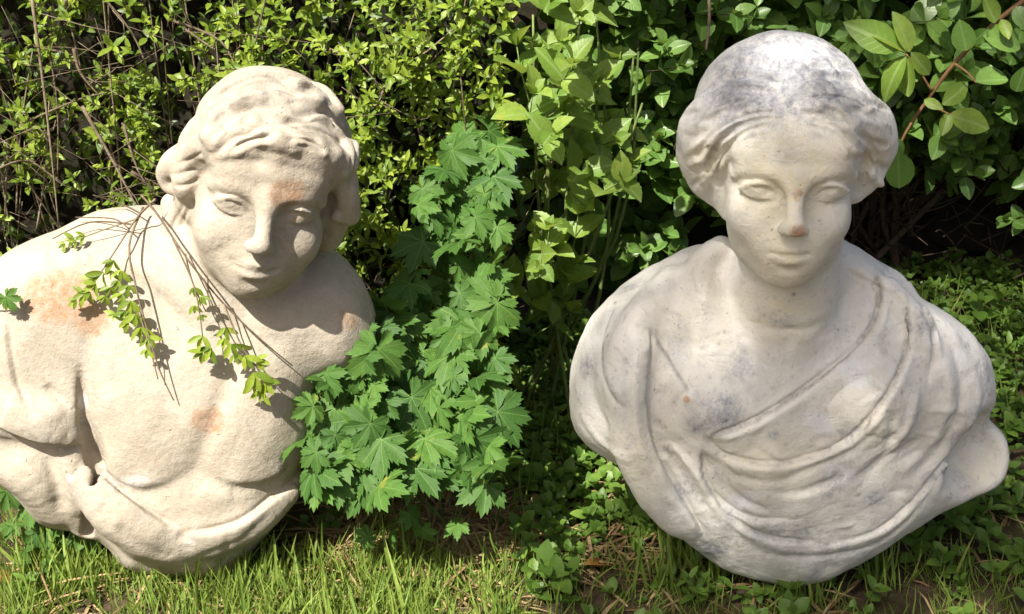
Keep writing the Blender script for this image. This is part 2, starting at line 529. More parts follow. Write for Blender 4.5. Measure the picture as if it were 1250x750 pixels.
def stone_material(name, c):
    m, nt, N, L, bsdf = new_mat(name)
    obj = N.new('ShaderNodeTexCoord').outputs['Object']
    big = noise_(nt, obj, 7, 5, .6, .4); mid = noise_(nt, obj, 26, 6, .65, .3); fine = noise_(nt, obj, 150, 5, .7); grit = noise_(nt, obj, 520, 3, .7)
    col = mixc(nt, ramp_(nt, big, .35, .65), c['base'], c['alt'])
    col = mixc(nt, ramp_(nt, mid, .48, .72, 0, .75), col, c['pale'])
    col = mixc(nt, ramp_(nt, noise_(nt, obj, 17, 6, .7, .8), .54, .7, 0, c.get('greyamt', .5)), col, c['grey'])
    col = mixc(nt, math_(nt, 'MULTIPLY', attr_(nt, 'cream'), ramp_(nt, mid, .25, .6, .35, 1.0)), col, c['cream'])
    gn = noise_(nt, obj, 80, 9, .85, .4)
    col = mixc(nt, ramp_(nt, math_(nt, 'MULTIPLY', attr_(nt, 'grime'), math_(nt, 'ADD', math_(nt, 'MULTIPLY', math_(nt, 'SUBTRACT', gn, .5), 4.2), 1.0)), .2, .95, 0, .9), col, c['grime'])
    def blot(name, sc, amt, lo, hi, top):
        n = noise_(nt, obj, sc, 8, .78, .5)
        return ramp_(nt, math_(nt, 'MULTIPLY', attr_(nt, name), math_(nt, 'ADD', math_(nt, 'MULTIPLY', math_(nt, 'SUBTRACT', n, .5), amt), 1.0)), lo, hi, 0, top)
    col = mixc(nt, blot('rust', 34, 2.6, .28, .85, .95), col, c['rust'])
    col = mixc(nt, blot('chalk', 60, 3.2, .35, .7, 1.0), col, c['chalk'])
    col = mixc(nt, math_(nt, 'MULTIPLY', attr_(nt, 'dark_mark'), ramp_(nt, noise_(nt, obj, 38, 6, .75), .3, .62, .2, 1.0)), col, c['dark_mark'])
    specks = math_(nt, 'MULTIPLY', ramp_(nt, noise_(nt, obj, 190, 4, .65), .63, .72), ramp_(nt, noise_(nt, obj, 11, 4), .42, .62, .15, 1.0))
    col = mixc(nt, math_(nt, 'MULTIPLY', specks, c.get('speck', .5)), col, c['dark_mark'])
    col = mixc(nt, ramp_(nt, fine, .35, .65, 0, .4), col, c['fleck'])
    col = mixc(nt, ramp_(nt, noise_(nt, obj, 75, 6, .7), .56, .7, 0, .4), col, c['grey'])
    L.new(col, bsdf.inputs['Base Color'])
    bsdf.inputs['Roughness'].default_value = c.get('rough', .9)
    bsdf.inputs['Specular IOR Level'].default_value = .2
    pits = math_(nt, 'MULTIPLY', ramp_(nt, noise_(nt, obj, 120, 4, .6), .62, .76, 0, -1), ramp_(nt, noise_(nt, obj, 14, 3), .45, .65, .1, 1))
    hgt = math_(nt, 'ADD', math_(nt, 'ADD', math_(nt, 'MULTIPLY', fine, .9), math_(nt, 'MULTIPLY', grit, .35)), math_(nt, 'ADD', pits, math_(nt, 'MULTIPLY', mid, 1.6)))
    b = N.new('ShaderNodeBump'); b.inputs['Strength'].default_value = c.get('bump', .5); b.inputs['Distance'].default_value = .0016
    L.new(hgt, b.inputs['Height']); L.new(b.outputs[0], bsdf.inputs['Normal'])
    return m

def leaf_material(name, dark, light, trans=.3, tcol=None, rough=.45, spec=.35, vein=None, wear=None, radial=False):
    m, nt, N, L, bsdf = new_mat(name)
    rnd = math_(nt, 'FRACT', math_(nt, 'ADD', N.new('ShaderNodeNewGeometry').outputs['Random Per Island'], N.new('ShaderNodeObjectInfo').outputs['Random']))
    col = mixc(nt, rnd, dark, light)
    pos = N.new('ShaderNodeNewGeometry').outputs['Position']
    col = mixc(nt, ramp_(nt, noise_(nt, pos, 160, 3), .35, .7, 0, .35), col, tuple(v * .7 for v in dark))
    hgt = noise_(nt, pos, 240, 3)
    if vein:
        uv = N.new('ShaderNodeUVMap'); uv.uv_map = 'leaf'
        sp = N.new('ShaderNodeSeparateXYZ'); L.new(uv.outputs[0], sp.inputs[0])
        if radial:
            ang = math_(nt, 'ARCTAN2', sp.outputs[0], sp.outputs[1])
            r = math_(nt, 'SQRT', math_(nt, 'ADD', math_(nt, 'MULTIPLY', sp.outputs[0], sp.outputs[0]), math_(nt, 'MULTIPLY', sp.outputs[1], sp.outputs[1])))
            w = math_(nt, 'ABSOLUTE', math_(nt, 'SINE', math_(nt, 'MULTIPLY', ang, 3.6)))
            a = math_(nt, 'MULTIPLY', w, r)
            side = math_(nt, 'ABSOLUTE', math_(nt, 'SINE', math_(nt, 'ADD', math_(nt, 'MULTIPLY', r, 24.0), math_(nt, 'MULTIPLY', w, -9.0))))
        else:
            a = math_(nt, 'ABSOLUTE', sp.outputs[0])
            side = math_(nt, 'ABSOLUTE', math_(nt, 'SINE', math_(nt, 'MULTIPLY', math_(nt, 'SUBTRACT', sp.outputs[1], math_(nt, 'MULTIPLY', a, .9)), 24.0)))
        mid = ramp_(nt, a, .012, .05, 1, 0)
        lat = ramp_(nt, side, .04, .26, .6, 0)
        vv = math_(nt, 'MAXIMUM', mid, lat)
        col = mixc(nt, math_(nt, 'MULTIPLY', vv, .55), col, vein)
        hgt = math_(nt, 'SUBTRACT', math_(nt, 'MULTIPLY', hgt, .4), vv)
    if wear:
        col = mixc(nt, ramp_(nt, math_(nt, 'ADD', noise_(nt, pos, 45, 4), math_(nt, 'MULTIPLY', rnd, .12)), .72, .84), col, wear)
    L.new(col, bsdf.inputs['Base Color'])
    bsdf.inputs['Roughness'].default_value = rough; bsdf.inputs['Specular IOR Level'].default_value = spec
    b = N.new('ShaderNodeBump'); b.inputs['Strength'].default_value = .35; b.inputs['Distance'].default_value = .001
    L.new(hgt, b.inputs['Height']); L.new(b.outputs[0], bsdf.inputs['Normal'])
    if trans:
        t = N.new('ShaderNodeBsdfTranslucent')
        L.new(mixc(nt, .6, col, tcol or light), t.inputs['Color'])
        mx = N.new('ShaderNodeMixShader'); mx.inputs[0].default_value = trans
        L.new(bsdf.outputs[0], mx.inputs[1]); L.new(t.outputs[0], mx.inputs[2])
        L.new(mx.outputs[0], N['Material Output'].inputs['Surface'])
    return m

def plain_material(name, a, b, scale=60, rough=.85, bump=.5, c3=None):
    m, nt, N, L, bsdf = new_mat(name)
    pos = N.new('ShaderNodeNewGeometry').outputs['Position']
    n = noise_(nt, pos, scale, 6, .65)
    rnd = math_(nt, 'FRACT', math_(nt, 'ADD', N.new('ShaderNodeNewGeometry').outputs['Random Per Island'], N.new('ShaderNodeObjectInfo').outputs['Random']))
    col = mixc(nt, ramp_(nt, math_(nt, 'ADD', math_(nt, 'MULTIPLY', n, .7), math_(nt, 'MULTIPLY', rnd, .3)), .3, .68), a, b)
    if c3: col = mixc(nt, ramp_(nt, noise_(nt, pos, scale * .2, 4), .5, .66), col, c3)
    L.new(col, bsdf.inputs['Base Color']); bsdf.inputs['Roughness'].default_value = rough; bsdf.inputs['Specular IOR Level'].default_value = .2
    bp = N.new('ShaderNodeBump'); bp.inputs['Strength'].default_value = bump; bp.inputs['Distance'].default_value = .004
    L.new(n, bp.inputs['Height']); L.new(bp.outputs[0], bsdf.inputs['Normal'])
    return m

M = {}
M['beige_stone'] = stone_material('beige_stone', dict(base=(.35, .298, .228), alt=(.395, .343, .27), pale=(.46, .41, .335), grey=(.265, .24, .205), greyamt=.8, cream=(.4, .34, .24), grime=(.26, .235, .2),
    rust=(.335, .20, .115), chalk=(.52, .49, .45), dark_mark=(.13, .105, .08), fleck=(.47, .425, .36), speck=.7, bump=.9))
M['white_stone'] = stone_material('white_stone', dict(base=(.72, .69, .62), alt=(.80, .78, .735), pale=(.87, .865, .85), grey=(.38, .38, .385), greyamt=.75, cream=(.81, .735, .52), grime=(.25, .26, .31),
    rust=(.52, .27, .11), chalk=(.82, .82, .82), dark_mark=(.13, .12, .12), fleck=(.84, .825, .79), speck=.9, bump=1.0))
M['hedge_leaf'] = leaf_material('hedge_leaf', (.085, .155, .016), (.30, .385, .045), .34, (.42, .52, .04))
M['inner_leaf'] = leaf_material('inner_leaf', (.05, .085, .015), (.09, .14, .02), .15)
M['geranium_leaf'] = leaf_material('geranium_leaf', (.034, .092, .015), (.078, .165, .026), .2, (.22, .38, .04), .6, .28, (.17, .29, .08), (.20, .22, .035), True)
M['ovate_leaf'] = leaf_material('ovate_leaf', (.085, .175, .035), (.155, .27, .055), .3, (.34, .48, .05), .36, .5, (.2, .32, .1), (.16, .19, .04))
M['pale_leaf'] = leaf_material('pale_leaf', (.12, .22, .03), (.29, .40, .07), .42, (.48, .58, .08), .45, .4, (.30, .42, .15), (.34, .36, .06))
M['weed_leaf'] = leaf_material('weed_leaf', (.08, .16, .025), (.15, .25, .04), .25, (.28, .4, .04))
M['grass_blade'] = leaf_material('grass_blade', (.12, .205, .03), (.27, .345, .07), .3, (.36, .46, .07), .5, .3)
M['canopy_leaf'] = leaf_material('canopy_leaf', (.06, .13, .02), (.10, .18, .03), .3, (.22, .34, .03))
M['straw'] = plain_material('straw', (.17, .105, .05), (.40, .29, .15), 90)
M['dry_leaf'] = plain_material('dry_leaf', (.17, .07, .022), (.36, .17, .05), 60)
M['twig'] = plain_material('twig', (.10, .07, .045), (.23, .18, .125), 120)
M['dark_twig'] = plain_material('dark_twig', (.045, .03, .022), (.10, .07, .05), 120)
M['green_stem'] = plain_material('green_stem', (.10, .15, .04), (.2, .25, .08), 90, .6)
M['red_stem'] = plain_material('red_stem', (.16, .085, .04), (.27, .16, .07), 90, .6)
M['bark'] = plain_material('bark', (.09, .065, .045), (.2, .15, .105), 25, .9, .9)
M['soil'] = plain_material('soil', (.04, .028, .018), (.13, .09, .055), 55, .95, 1.0, (.07, .06, .025))
M['thicket_shade'] = plain_material('thicket_shade', (.010, .009, .006), (.022, .019, .010), 70, .95, 1.0)  # near-black core colour puts in the shade between the leaves
M['petal'] = plain_material('petal', (.75, .75, .70), (.8, .8, .78), 40, .6, .1)
# ----------------------------------------------------------------- the two carved busts
HRES = 1.9
def youth_bust(mat):
    base = ground(235, 686)
    c = Carving(base, 6.0, (-350, -25, -150), (250, 700, 250), HRES)
    P = c.P
    torso = [(222, 262), (170, 264), (112, 272), (62, 294), (22, 330), (-15, 372), (-45, 420), (-62, 490), (-50, 545), (-8, 566), (30, 602), (58, 630), (95, 640), (128, 652),
             (160, 684), (200, 694), (285, 692), (322, 655), (362, 604), (366, 555), (376, 500), (392, 462), (440, 440), (453, 400), (442, 352), (418, 318), (380, 296), (300, 285)]
    c.pillow(torso, 88, 95, 10, 2, 0, 92)
    # deltoid, arm, pectorals, belly, far shoulder
    c.ell(P(62, 385, 35), (78, 88, 62), rot('z', 20), 34, 2)
    c.ell(P(35, 455, 50), (58, 75, 48), rot('z', 12), 26, 2)
    c.ell(P(200, 490, 52), (105, 98, 52), rot('z', -8), 46, 2)
    c.ell(P(306, 500, 52), (66, 92, 50), rot('z', 6), 46, 2)
    c.ell(P(250, 600, 48), (86, 52, 52), None, 26, 2)
    c.ell(P(405, 395, 5), (46, 60, 62), rot('z', 14), 26, 2)
    c.ell(P(150, 300, -20), (80, 42, 55), rot('z', 12), 30, 2)
    # neck, trapezius, sternomastoid
    c.chain([P(265, 400, 18), P(268, 340, 30), P(290, 265, 38)], [66, 56, 54], 30, 2)
    c.chain([P(212, 250, 25), P(232, 300, 55), P(258, 370, 70)], [14, 15, 11], 18, 2)
    # hollow under the pectorals and beside the arm
    c.chain([P(100, 450, 112), P(103, 500, 108), P(116, 560, 92)], [4, 8, 11], 22, None, True)
    # lower cloth: the left-hand band and the swag rising to the right-hand tip
    c.chain([P(112, 588, 78), P(140, 620, 90), P(185, 648, 80), P(225, 664, 58)], [24, 32, 33, 28], 16, 3)
    c.chain([P(175, 642, 66), P(240, 648, 72), P(300, 632, 68), P(345, 604, 52), P(364, 585, 36)], [32, 32, 28, 17, 7], 14, 3)
    c.chain([P(-48, 520, 40), P(10, 500, 78), P(60, 512, 88), P(92, 535, 78)], [40, 34, 30, 16], 14, 3)
    c.chain([P(-5, 545, 62), P(40, 575, 72), P(70, 615, 62)], [36, 34, 24], 16, 3)
    c.chain([P(88, 556, 74), P(96, 600, 68), P(104, 640, 55)], [20, 20, 16], 12, 3)
    c.chain([P(112, 545, 108), P(117, 585, 98), P(111, 628, 92)], [5, 8, 8], 4, None, True)
    c.chain([P(2, 524, 124), P(40, 540, 124), P(94, 546, 112)], [2.5, 4, 2], 4, None, True)
    c.chain([P(112, 552, 84), P(117, 585, 84), P(112, 615, 80), P(107, 648, 66)], [6, 9, 9, 8], 5, None, True)
    c.lock([(99, 452), (102, 496), (108, 530), (124, 566)], [2, 5, 6, 4], 2, 8, None, True)
    c.lock([(-5, 524), (38, 541), (96, 547)], [4, 6, 3], 2, 4, None, True)
    # rough block it stands on, sunk in the turf
    c.ell(P(222, 664, -35), (66, 36, 58), None, 20, 3)
    # head
    T, R, hs = carve_head(c, 325, 256, 150, 1.05, -12, 5, 21, 1.05, .99, 1, .97, 1.0, 2.0, 1.0, .84)
    hair = 4
    e = lambda p, r, k=6, rl=None: c.ell(T(p), np.asarray(r, float) * hs, R if rl is None else R @ rl, k, hair)
    # hair: cap, fringe roll and side masses in head coordinates
    e((0, 50, -24), (80, 67, 92), 5)
    c.chain([T((-74, 18, 14)), T((-66, 46, 40)), T((-46, 64, 60)), T((-14, 74, 68)), T((20, 74, 68)), T((48, 62, 58)), T((70, 38, 34)), T((78, 10, 8))], [13, 14, 14, 13, 13, 14, 14, 14], 14, hair)
    e((76, -5, -6), (22, 44, 36), 8)
    e((74, -40, -18), (20, 32, 32), 8)
    e((-74, 0, -8), (18, 36, 34), 8)
    e((-62, -34, -30), (24, 34, 36), 8)
    e((0, 0, -70), (66, 66, 46), 10)
    # locks flicking out at the temple and nape on the left
    c.chain([P(252, 176, 92), P(232, 190, 84), P(212, 200, 74), P(202, 214, 66)], [14, 16, 15, 11], 6, hair)
    c.chain([P(202, 208, 64), P(206, 226, 66), P(226, 232, 70), P(246, 226, 76)], [10, 9, 9, 8], 3, hair)
    c.chain([P(240, 160, 96), P(230, 176, 96), P(238, 190, 100), P(254, 186, 106)], [12, 11, 9, 6], 3, hair)
    c.chain([P(232, 240, 58), P(220, 262, 50), P(208, 282, 44)], [14, 14, 9], 6, hair)
    c.chain([P(212, 216, 78), P(230, 218, 84), P(246, 210, 90)], [3, 4, 3], 3, None, True)
    # locks on the right, with the drilled hollows between them
    c.chain([P(398, 196, 118), P(414, 208, 112), P(424, 198, 102), P(430, 180, 92)], [12, 13, 12, 10], 5, hair)
    c.chain([P(416, 220, 104), P(424, 240, 92), P(426, 262, 78)], [9, 13, 13], 6, hair)
    c.chain([P(414, 210, 118), P(420, 200, 110)], [4, 3], 3, None, True)
    c.ell(P(412, 262, 86), (10, 9, 10), None, 3, hair)
    c.ell(P(398, 250, 96), (9, 16, 12), None, 6, None, True)
    # wavy locks laid over the cap
    for q, r in [([(250, 172), (262, 148), (290, 128), (322, 120), (352, 128)], 9), ([(240, 150), (262, 126), (292, 106), (330, 98), (362, 104)], 9),
                 ([(262, 178), (284, 158), (312, 146), (342, 146), (366, 154)], 8), ([(352, 128), (384, 124), (408, 140), (424, 166)], 9),
                 ([(366, 154), (392, 152), (412, 168), (424, 190)], 9), ([(340, 176), (364, 172), (388, 180), (404, 196)], 8),
                 ([(270, 190), (292, 176), (318, 170), (344, 174)], 7), ([(362, 104), (394, 110), (416, 134)], 8),
                 ([(246, 190), (258, 176), (268, 176), (272, 186)], 5)]:
        c.lock(q, [r * .5] + [r] * (len(q) - 2) + [r * .5], -4.5, 8, hair)
    k = Clay(c)
    # --- surface strokes
    n1, n2, n3 = Noise(1, 1 / 60.), Noise(2, 1 / 22.), Noise(3, 1 / 8.)
    k.V += k.N * (n1(k.V) * .9 + n2(k.V) * .16)[:, None]
    k.refresh()
    rr = random.Random(3)
    for q in [[(244, 160), (262, 134), (292, 114), (330, 106), (364, 114), (396, 120), (420, 150)], [(254, 180), (270, 152), (300, 134), (334, 132), (368, 140), (398, 138), (422, 172)],
              [(262, 190), (288, 166), (318, 156), (350, 160), (380, 162), (408, 182)], [(240, 140), (268, 112), (306, 94), (344, 90), (384, 100), (414, 128)],
              [(280, 184), (306, 172), (336, 164)], [(350, 168), (376, 170), (398, 186)], [(344, 150), (374, 146), (404, 158), (422, 182)]]:
        k.stroke(q, 3.4, -4.0); k.stroke([(a + 3, b + 6) for a, b in q], 3.2, 2.0)
        dx, dy = rr.uniform(-5, 5), rr.uniform(-7, 9)
        k.stroke([(a + dx + rr.uniform(-5, 5), b + dy + rr.uniform(-5, 5)) for a, b in q], 2.6, -1.2)
    for q in [[(214, 200), (230, 196), (248, 186)], [(206, 214), (222, 212), (240, 206)], [(212, 228), (228, 226), (244, 218)], [(224, 250), (214, 268), (206, 284)], [(232, 250), (224, 268), (218, 280)],
              [(426, 190), (430, 212), (428, 236)], [(418, 230), (424, 250), (418, 272)], [(432, 166), (434, 196), (432, 224)]]:
        k.stroke(q, 2.4, -2.4)
    for _ in range(110):
        x, y = rr.uniform(236, 432), rr.uniform(86, 200)
        if (x - 335) ** 2 / 100 ** 2 + (y - 190) ** 2 / 100 ** 2 > 1: continue
        k.dab(x, y, rr.uniform(5, 11), rr.choice((-3.2, 2.6)), rr.uniform(1, 1.8), rr.uniform(-50, 50))
    k.refresh()
    # hairline
    k.edge([(238, 228), (246, 208), (266, 196), (296, 192), (330, 194), (356, 200), (384, 206), (400, 222)], 10, 2.5, -1, 1.6)
    # eyelids, brows and mouth corners
    for q, r, a in [([(276, 247), (286, 243), (297, 246), (306, 254)], 1.7, -1.4), ([(276, 254), (287, 259), (299, 261), (306, 257)], 1.4, -1.0),
                    ([(346, 262), (358, 259), (370, 264), (377, 271)], 1.7, -1.4), ([(347, 268), (357, 273), (368, 275), (376, 273)], 1.4, -1.0),
                    ([(284, 317), (296, 323), (310, 328), (322, 330), (332, 329)], 1.8, -1.6), ([(268, 300), (274, 312), (282, 322)], 4, -.8)]:
        k.stroke(q, r, a)
    k.dab(283, 318, 3.5, -2.0); k.dab(333, 330, 3.5, -2.2)
    # body: armpit, pectoral line, breastbone, collar bones, arm against cloth
    k.refresh()
    k.stroke([(99, 452), (101, 490), (106, 528), (120, 562), (138, 586)], 5, -6, (.2, .1))
    k.stroke([(104, 480), (112, 540), (124, 564)], 3, -3)
    k.edge([(122, 568), (142, 586), (166, 594), (196, 590), (222, 576), (240, 562)], 34, 8.5, -1, 3.6, (.1, .45), 2)
    k.edge([(250, 576), (280, 588), (310, 589), (338, 580), (352, 566)], 32, 8, -1, 3.6, (.4, .12), 2)
    k.stroke([(292, 420), (276, 470), (254, 530), (240, 572), (238, 600)], 12, -4.5, (.2, .3))
    k.stroke([(245, 596), (262, 606), (285, 604)], 12, 2)
    k.dab(248, 512, 6, -1.5); k.dab(252, 510, 9, 1.6)
    k.stroke([(110, 300), (160, 318), (215, 352), (250, 400)], 12, 4.5, (.3, .3)); k.stroke([(140, 335), (190, 362), (235, 410)], 12, -4.5, (.3, .3))
    k.stroke([(300, 392), (345, 400), (400, 402)], 10, 2.2, (.3, .3))
    k.edge([(8, 388), (11, 430), (20, 470), (34, 502)], 20, 4, 1, 1.6, (.2, .2), 3)
    k.stroke([(40, 520), (70, 500), (98, 500)], 9, 2.5); k.stroke([(55, 470), (78, 492), (100, 500)], 5, -3)
    k.edge([(0, 522), (38, 537), (70, 543), (96, 544)], 22, 5, -1, 1.6, (.02, .12), 4)
    k.stroke([(58, 556), (70, 590), (72, 625)], 7, -3); k.stroke([(84, 560), (86, 600), (92, 632)], 8, 2.5)
    k.stroke([(20, 556), (44, 584), (60, 612)], 8, 2)
    k.edge([(118, 574), (150, 604), (190, 632), (222, 650)], 26, 8, 1, 1.6, (.06, .2), 3.5)
    k.edge([(222, 652), (262, 648), (300, 634), (338, 604), (364, 588)], 24, 6.5, 1, 1.6, (.2, .05), 3.5)
    k.stroke([(140, 640), (170, 664), (206, 682)], 8, -2.5); k.stroke([(240, 680), (290, 660), (330, 624)], 8, -2.2)
    k.stroke([(126, 614), (136, 648)], 5, -2); k.dab(224, 654, 7, -3.5); k.dab(232, 668, 10, -2)
    k.stroke([(278, 648), (276, 672), (270, 690)], 6, -1.5)
    k.refresh()
    k.relax(2, (k.lab == 1) * 1.0, .5)
    k.relax(1, None, .35)
    chip = np.maximum(n3(k.V) * .6 + Noise(5, 1 / 14.)(k.V) * .6 - 1.55, 0)
    k.V -= k.N * np.minimum(chip * 1.6, 1.3)[:, None]
    k.refresh()
    # --- parts of the carving
    k.region([(112, 560), (116, 590), (114, 628), (128, 652), (160, 700), (290, 702), (330, 662), (372, 604), (366, 582), (338, 602), (300, 632), (262, 646), (222, 650), (190, 631), (150, 603), (122, 574)], 3)
    k.region([(-90, 470), (-20, 505), (2, 522), (38, 538), (96, 545), (113, 560), (117, 590), (112, 632), (100, 650), (50, 640), (-90, 600)], 3)
    # --- old stains in the stone
    for a in [(72, 362, 34, 1.0, 1.5, -12), (110, 390, 25, 1.0, 1, 0), (22, 425, 22, .5, .7, 0), (254, 512, 19, 1.0, 1.2, 20), (350, 236, 18, 1.0, 1.3, 0), (366, 266, 10, .6, 1.4, -15),
              (425, 392, 18, .8, 1.0, 0), (228, 650, 14, .4, 1.4, 0), (290, 688, 26, .7, 1.6, 0), (180, 660, 30, .35, 1.6, -30)]:
        k.stain('rust', *a, hard=3.0)
    for a in [(300, 110, 60, .8, 1.6, 0), (385, 140, 40, .6, 1.2, 0), (130, 290, 50, .4, 1.8, 15), (60, 520, 40, .5, 1.8, -20), (90, 600, 30, .7, 1, 0), (235, 670, 40, .4, 2, 0)]:
        k.stain('grime', *a)
    for a in [(102, 490, 12, 1.0, .7, 5), (160, 590, 14, .8, 2.2, -15), (86, 585, 14, .6, .8, 0), (190, 268, 14, .5, 2, 0), (330, 590, 12, .5, 2, 10), (232, 662, 8, .6, 1.8, 0)]:
        k.stain('chalk', *a)
    for _ in range(30):
        k.stain('grime', rr.uniform(0, 380), rr.uniform(280, 680), rr.uniform(8, 30), rr.uniform(.2, .55), rr.uniform(.8, 2), rr.uniform(-60, 60))
    for _ in range(26):
        k.stain('dark_mark', rr.uniform(20, 380), rr.uniform(100, 680), rr.uniform(1.2, 2.6), rr.uniform(.3, .8))
    k.mask('rust'); k.mask('grime'); k.mask('chalk'); k.mask('cream'); k.mask('dark_mark')
    root = empty('stone_bust', tuple(base), 'sunlit beige stone bust of a bare-chested youth, head bowed to one side', 'bust')
    k.build(root, {1: 'head', 2: 'torso', 3: 'drapery', 4: 'hair'}, mat)
    return root, k

def lady_bust(mat):
    base = ground(960, 709)
    c = Carving(base, 6.0, (-290, -25, -150), (290, 740, 250), HRES)
    P = c.P
    torso = [(892, 330), (866, 308), (846, 308), (800, 328), (745, 366), (710, 415), (697, 470), (700, 520), (735, 552), (774, 574), (796, 612), (828, 648), (872, 682), (918, 698), (962, 704),
             (1006, 696), (1066, 664), (1140, 616), (1205, 588), (1225, 560), (1224, 532), (1204, 505), (1206, 455), (1184, 412), (1122, 364), (1066, 334), (1042, 318), (1018, 336), (960, 366)]
    c.pillow(torso, 80, 95, 10, 3, 0, 70)
    c.ell(P(955, 505, 40), (150, 95, 56), None, 44, 2)
    c.ell(P(778, 462, 25), (66, 78, 58), rot('z', -14), 30, 3)
    c.ell(P(1128, 468, 25), (66, 78, 58), rot('z', 14), 30, 3)
    c.ell(P(965, 575, 42), (140, 80, 50), None, 44, 3)
    c.ell(P(862, 492, 82), (48, 50, 34), None, 26, 2)
    c.ell(P(1052, 492, 80), (58, 56, 34), None, 26, 3)
    c.ell(P(1206, 562, 72), (58, 52, 54), None, 18, None, True)
    c.ell(P(958, 672, -30), (52, 34, 55), None, 24, 3)
    # neck
    c.chain([P(955, 420, 30), P(957, 385, 50), P(960, 340, 60), P(966, 280, 62), P(968, 240, 50)], [62, 56, 55, 56, 54], 22, 1)
    c.chain([P(915, 330, 55), P(925, 365, 72), P(945, 402, 84)], [12, 13, 9], 16, 1)
    c.chain([P(1012, 330, 55), P(1000, 365, 72), P(975, 402, 84)], [12, 13, 9], 16, 1)
    c.chain([P(1165, 515, 62), P(1120, 580, 68), P(1050, 632, 70)], [14, 14, 10], 18, 3)
    c.chain([P(915, 330, 15), P(880, 335, 5), P(840, 350, 0)], [40, 34, 30], 24, 2)
    c.chain([P(1010, 330, 15), P(1040, 342, 5), P(1075, 358, 0)], [40, 34, 30], 24, 2)
    # long fold from the left shoulder down to the base
    c.chain([P(818, 342, 36), P(784, 386, 60), P(768, 440, 80), P(768, 500, 86), P(784, 566, 78), P(818, 622, 66), P(860, 656, 48)], [14, 20, 22, 23, 24, 22, 12], 16, 3)
    c.chain([P(880, 300, 30), P(852, 322, 40), P(846, 350, 52)], [12, 12, 9], 14, 3)
    # rolled collar of the cloak on the right
    c.chain([P(1038, 324, 30), P(1082, 358, 48), P(1112, 388, 62), P(1128, 426, 74)], [9, 11, 12, 8], 14, 3)
    T, R, hs = carve_head(c, 970, 232, 172, 1.07, .5, 6, 17, 1.02, .95, 1, .97, .95, 4.5, .86, .68)
    hair = 4
    e = lambda p, r, k=6, rl=None: c.ell(T(p), np.asarray(r, float) * hs, R if rl is None else R @ rl, k, hair)
    e((-9, 50, -32), (86, 80, 88), 5)
    e((0, 0, -66), (74, 74, 46), 10)
    e((0, -10, -100), (40, 36, 30), 10)
    # side rolls sweeping back over the ears
    for s, pts in ((-1, [(955, 146), (918, 152), (888, 172), (868, 196)]), (1, [(982, 146), (1014, 152), (1042, 168), (1056, 192)])):
        pass
    c.chain([P(930, 146, 150), P(898, 154, 140), P(872, 168, 118), P(856, 190, 92)], [12, 18, 24, 24], 9, hair)
    c.chain([P(900, 128, 124), P(870, 134, 104), P(852, 156, 86), P(850, 186, 76)], [14, 18, 20, 18], 16, hair)
    c.chain([P(866, 190, 96), P(862, 214, 84), P(874, 236, 80)], [24, 22, 14], 9, hair)
    c.chain([P(876, 226, 92), P(882, 246, 88), P(886, 262, 86)], [13, 11, 6], 5, hair)
    c.chain([P(1000, 146, 150), P(1030, 152, 138), P(1056, 162, 114), P(1070, 182, 88)], [12, 17, 22, 20], 9, hair)
    c.chain([P(1028, 124, 122), P(1056, 134, 100), P(1072, 154, 82), P(1072, 182, 72)], [14, 17, 18, 16], 16, hair)
    c.chain([P(1062, 190, 88), P(1056, 212, 82), P(1044, 232, 84)], [20, 20, 13], 9, hair)
    c.chain([P(1046, 222, 84), P(1040, 240, 78)], [12, 8], 5, hair)
    for q, r in [([(955, 138), (920, 140), (890, 154), (866, 180)], 8), ([(950, 128), (912, 126), (882, 132), (856, 152)], 8), ([(934, 152), (904, 164), (884, 186), (872, 212)], 7),
                 ([(968, 132), (1006, 134), (1036, 146), (1062, 170)], 8), ([(972, 122), (1012, 118), (1044, 126), (1068, 146)], 8), ([(1004, 150), (1030, 164), (1046, 188), (1050, 214)], 7),
                 ([(858, 196), (860, 216), (872, 232)], 7), ([(1066, 190), (1060, 212), (1048, 228)], 7)]:
        c.lock(q, [r * .4] + [r] * (len(q) - 2) + [r * .5], -3, 4, hair)
    c.lock([(884, 176), (872, 190), (866, 206)], [3, 5, 3], 0, 4, None, True)
    c.lock([(1050, 178), (1058, 190), (1060, 206)], [3, 4, 3], 0, 4, None, True)
    k = Clay(c)
    n1, n2, n3 = Noise(11, 1 / 55.), Noise(12, 1 / 20.), Noise(13, 1 / 7.)
    k.V += k.N * (n1(k.V) * .8 + n2(k.V) * .2)[:, None]
    k.refresh()
    rr = random.Random(5)
    for q in [[(962, 136), (926, 136), (892, 146), (862, 170), (850, 196)], [(952, 144), (918, 148), (888, 164), (868, 190), (864, 214)], [(944, 152), (912, 160), (890, 180), (876, 206), (876, 230)], [(962, 124), (922, 120), (886, 124), (856, 142)],
              [(966, 138), (1004, 140), (1034, 150), (1060, 172), (1072, 194)], [(976, 144), (1010, 150), (1036, 166), (1052, 192), (1054, 216)], [(986, 150), (1016, 162), (1038, 184), (1046, 212)], [(968, 122), (1008, 116), (1044, 122), (1068, 140)]]:
        k.stroke(q, 2.8, -5.5); k.stroke([(a, b + 5) for a, b in q], 2.8, 2.4); k.stain_line('dark_mark', q, 2.2, .4)  # dark colour follows each carved strand groove
        for j in range(3):
            dx, dy = rr.uniform(-4, 4), rr.uniform(-6, 7)
            k.stroke([(a + dx + rr.uniform(-2, 2), b + dy + rr.uniform(-2, 2)) for a, b in q], 1.9, -1.1)
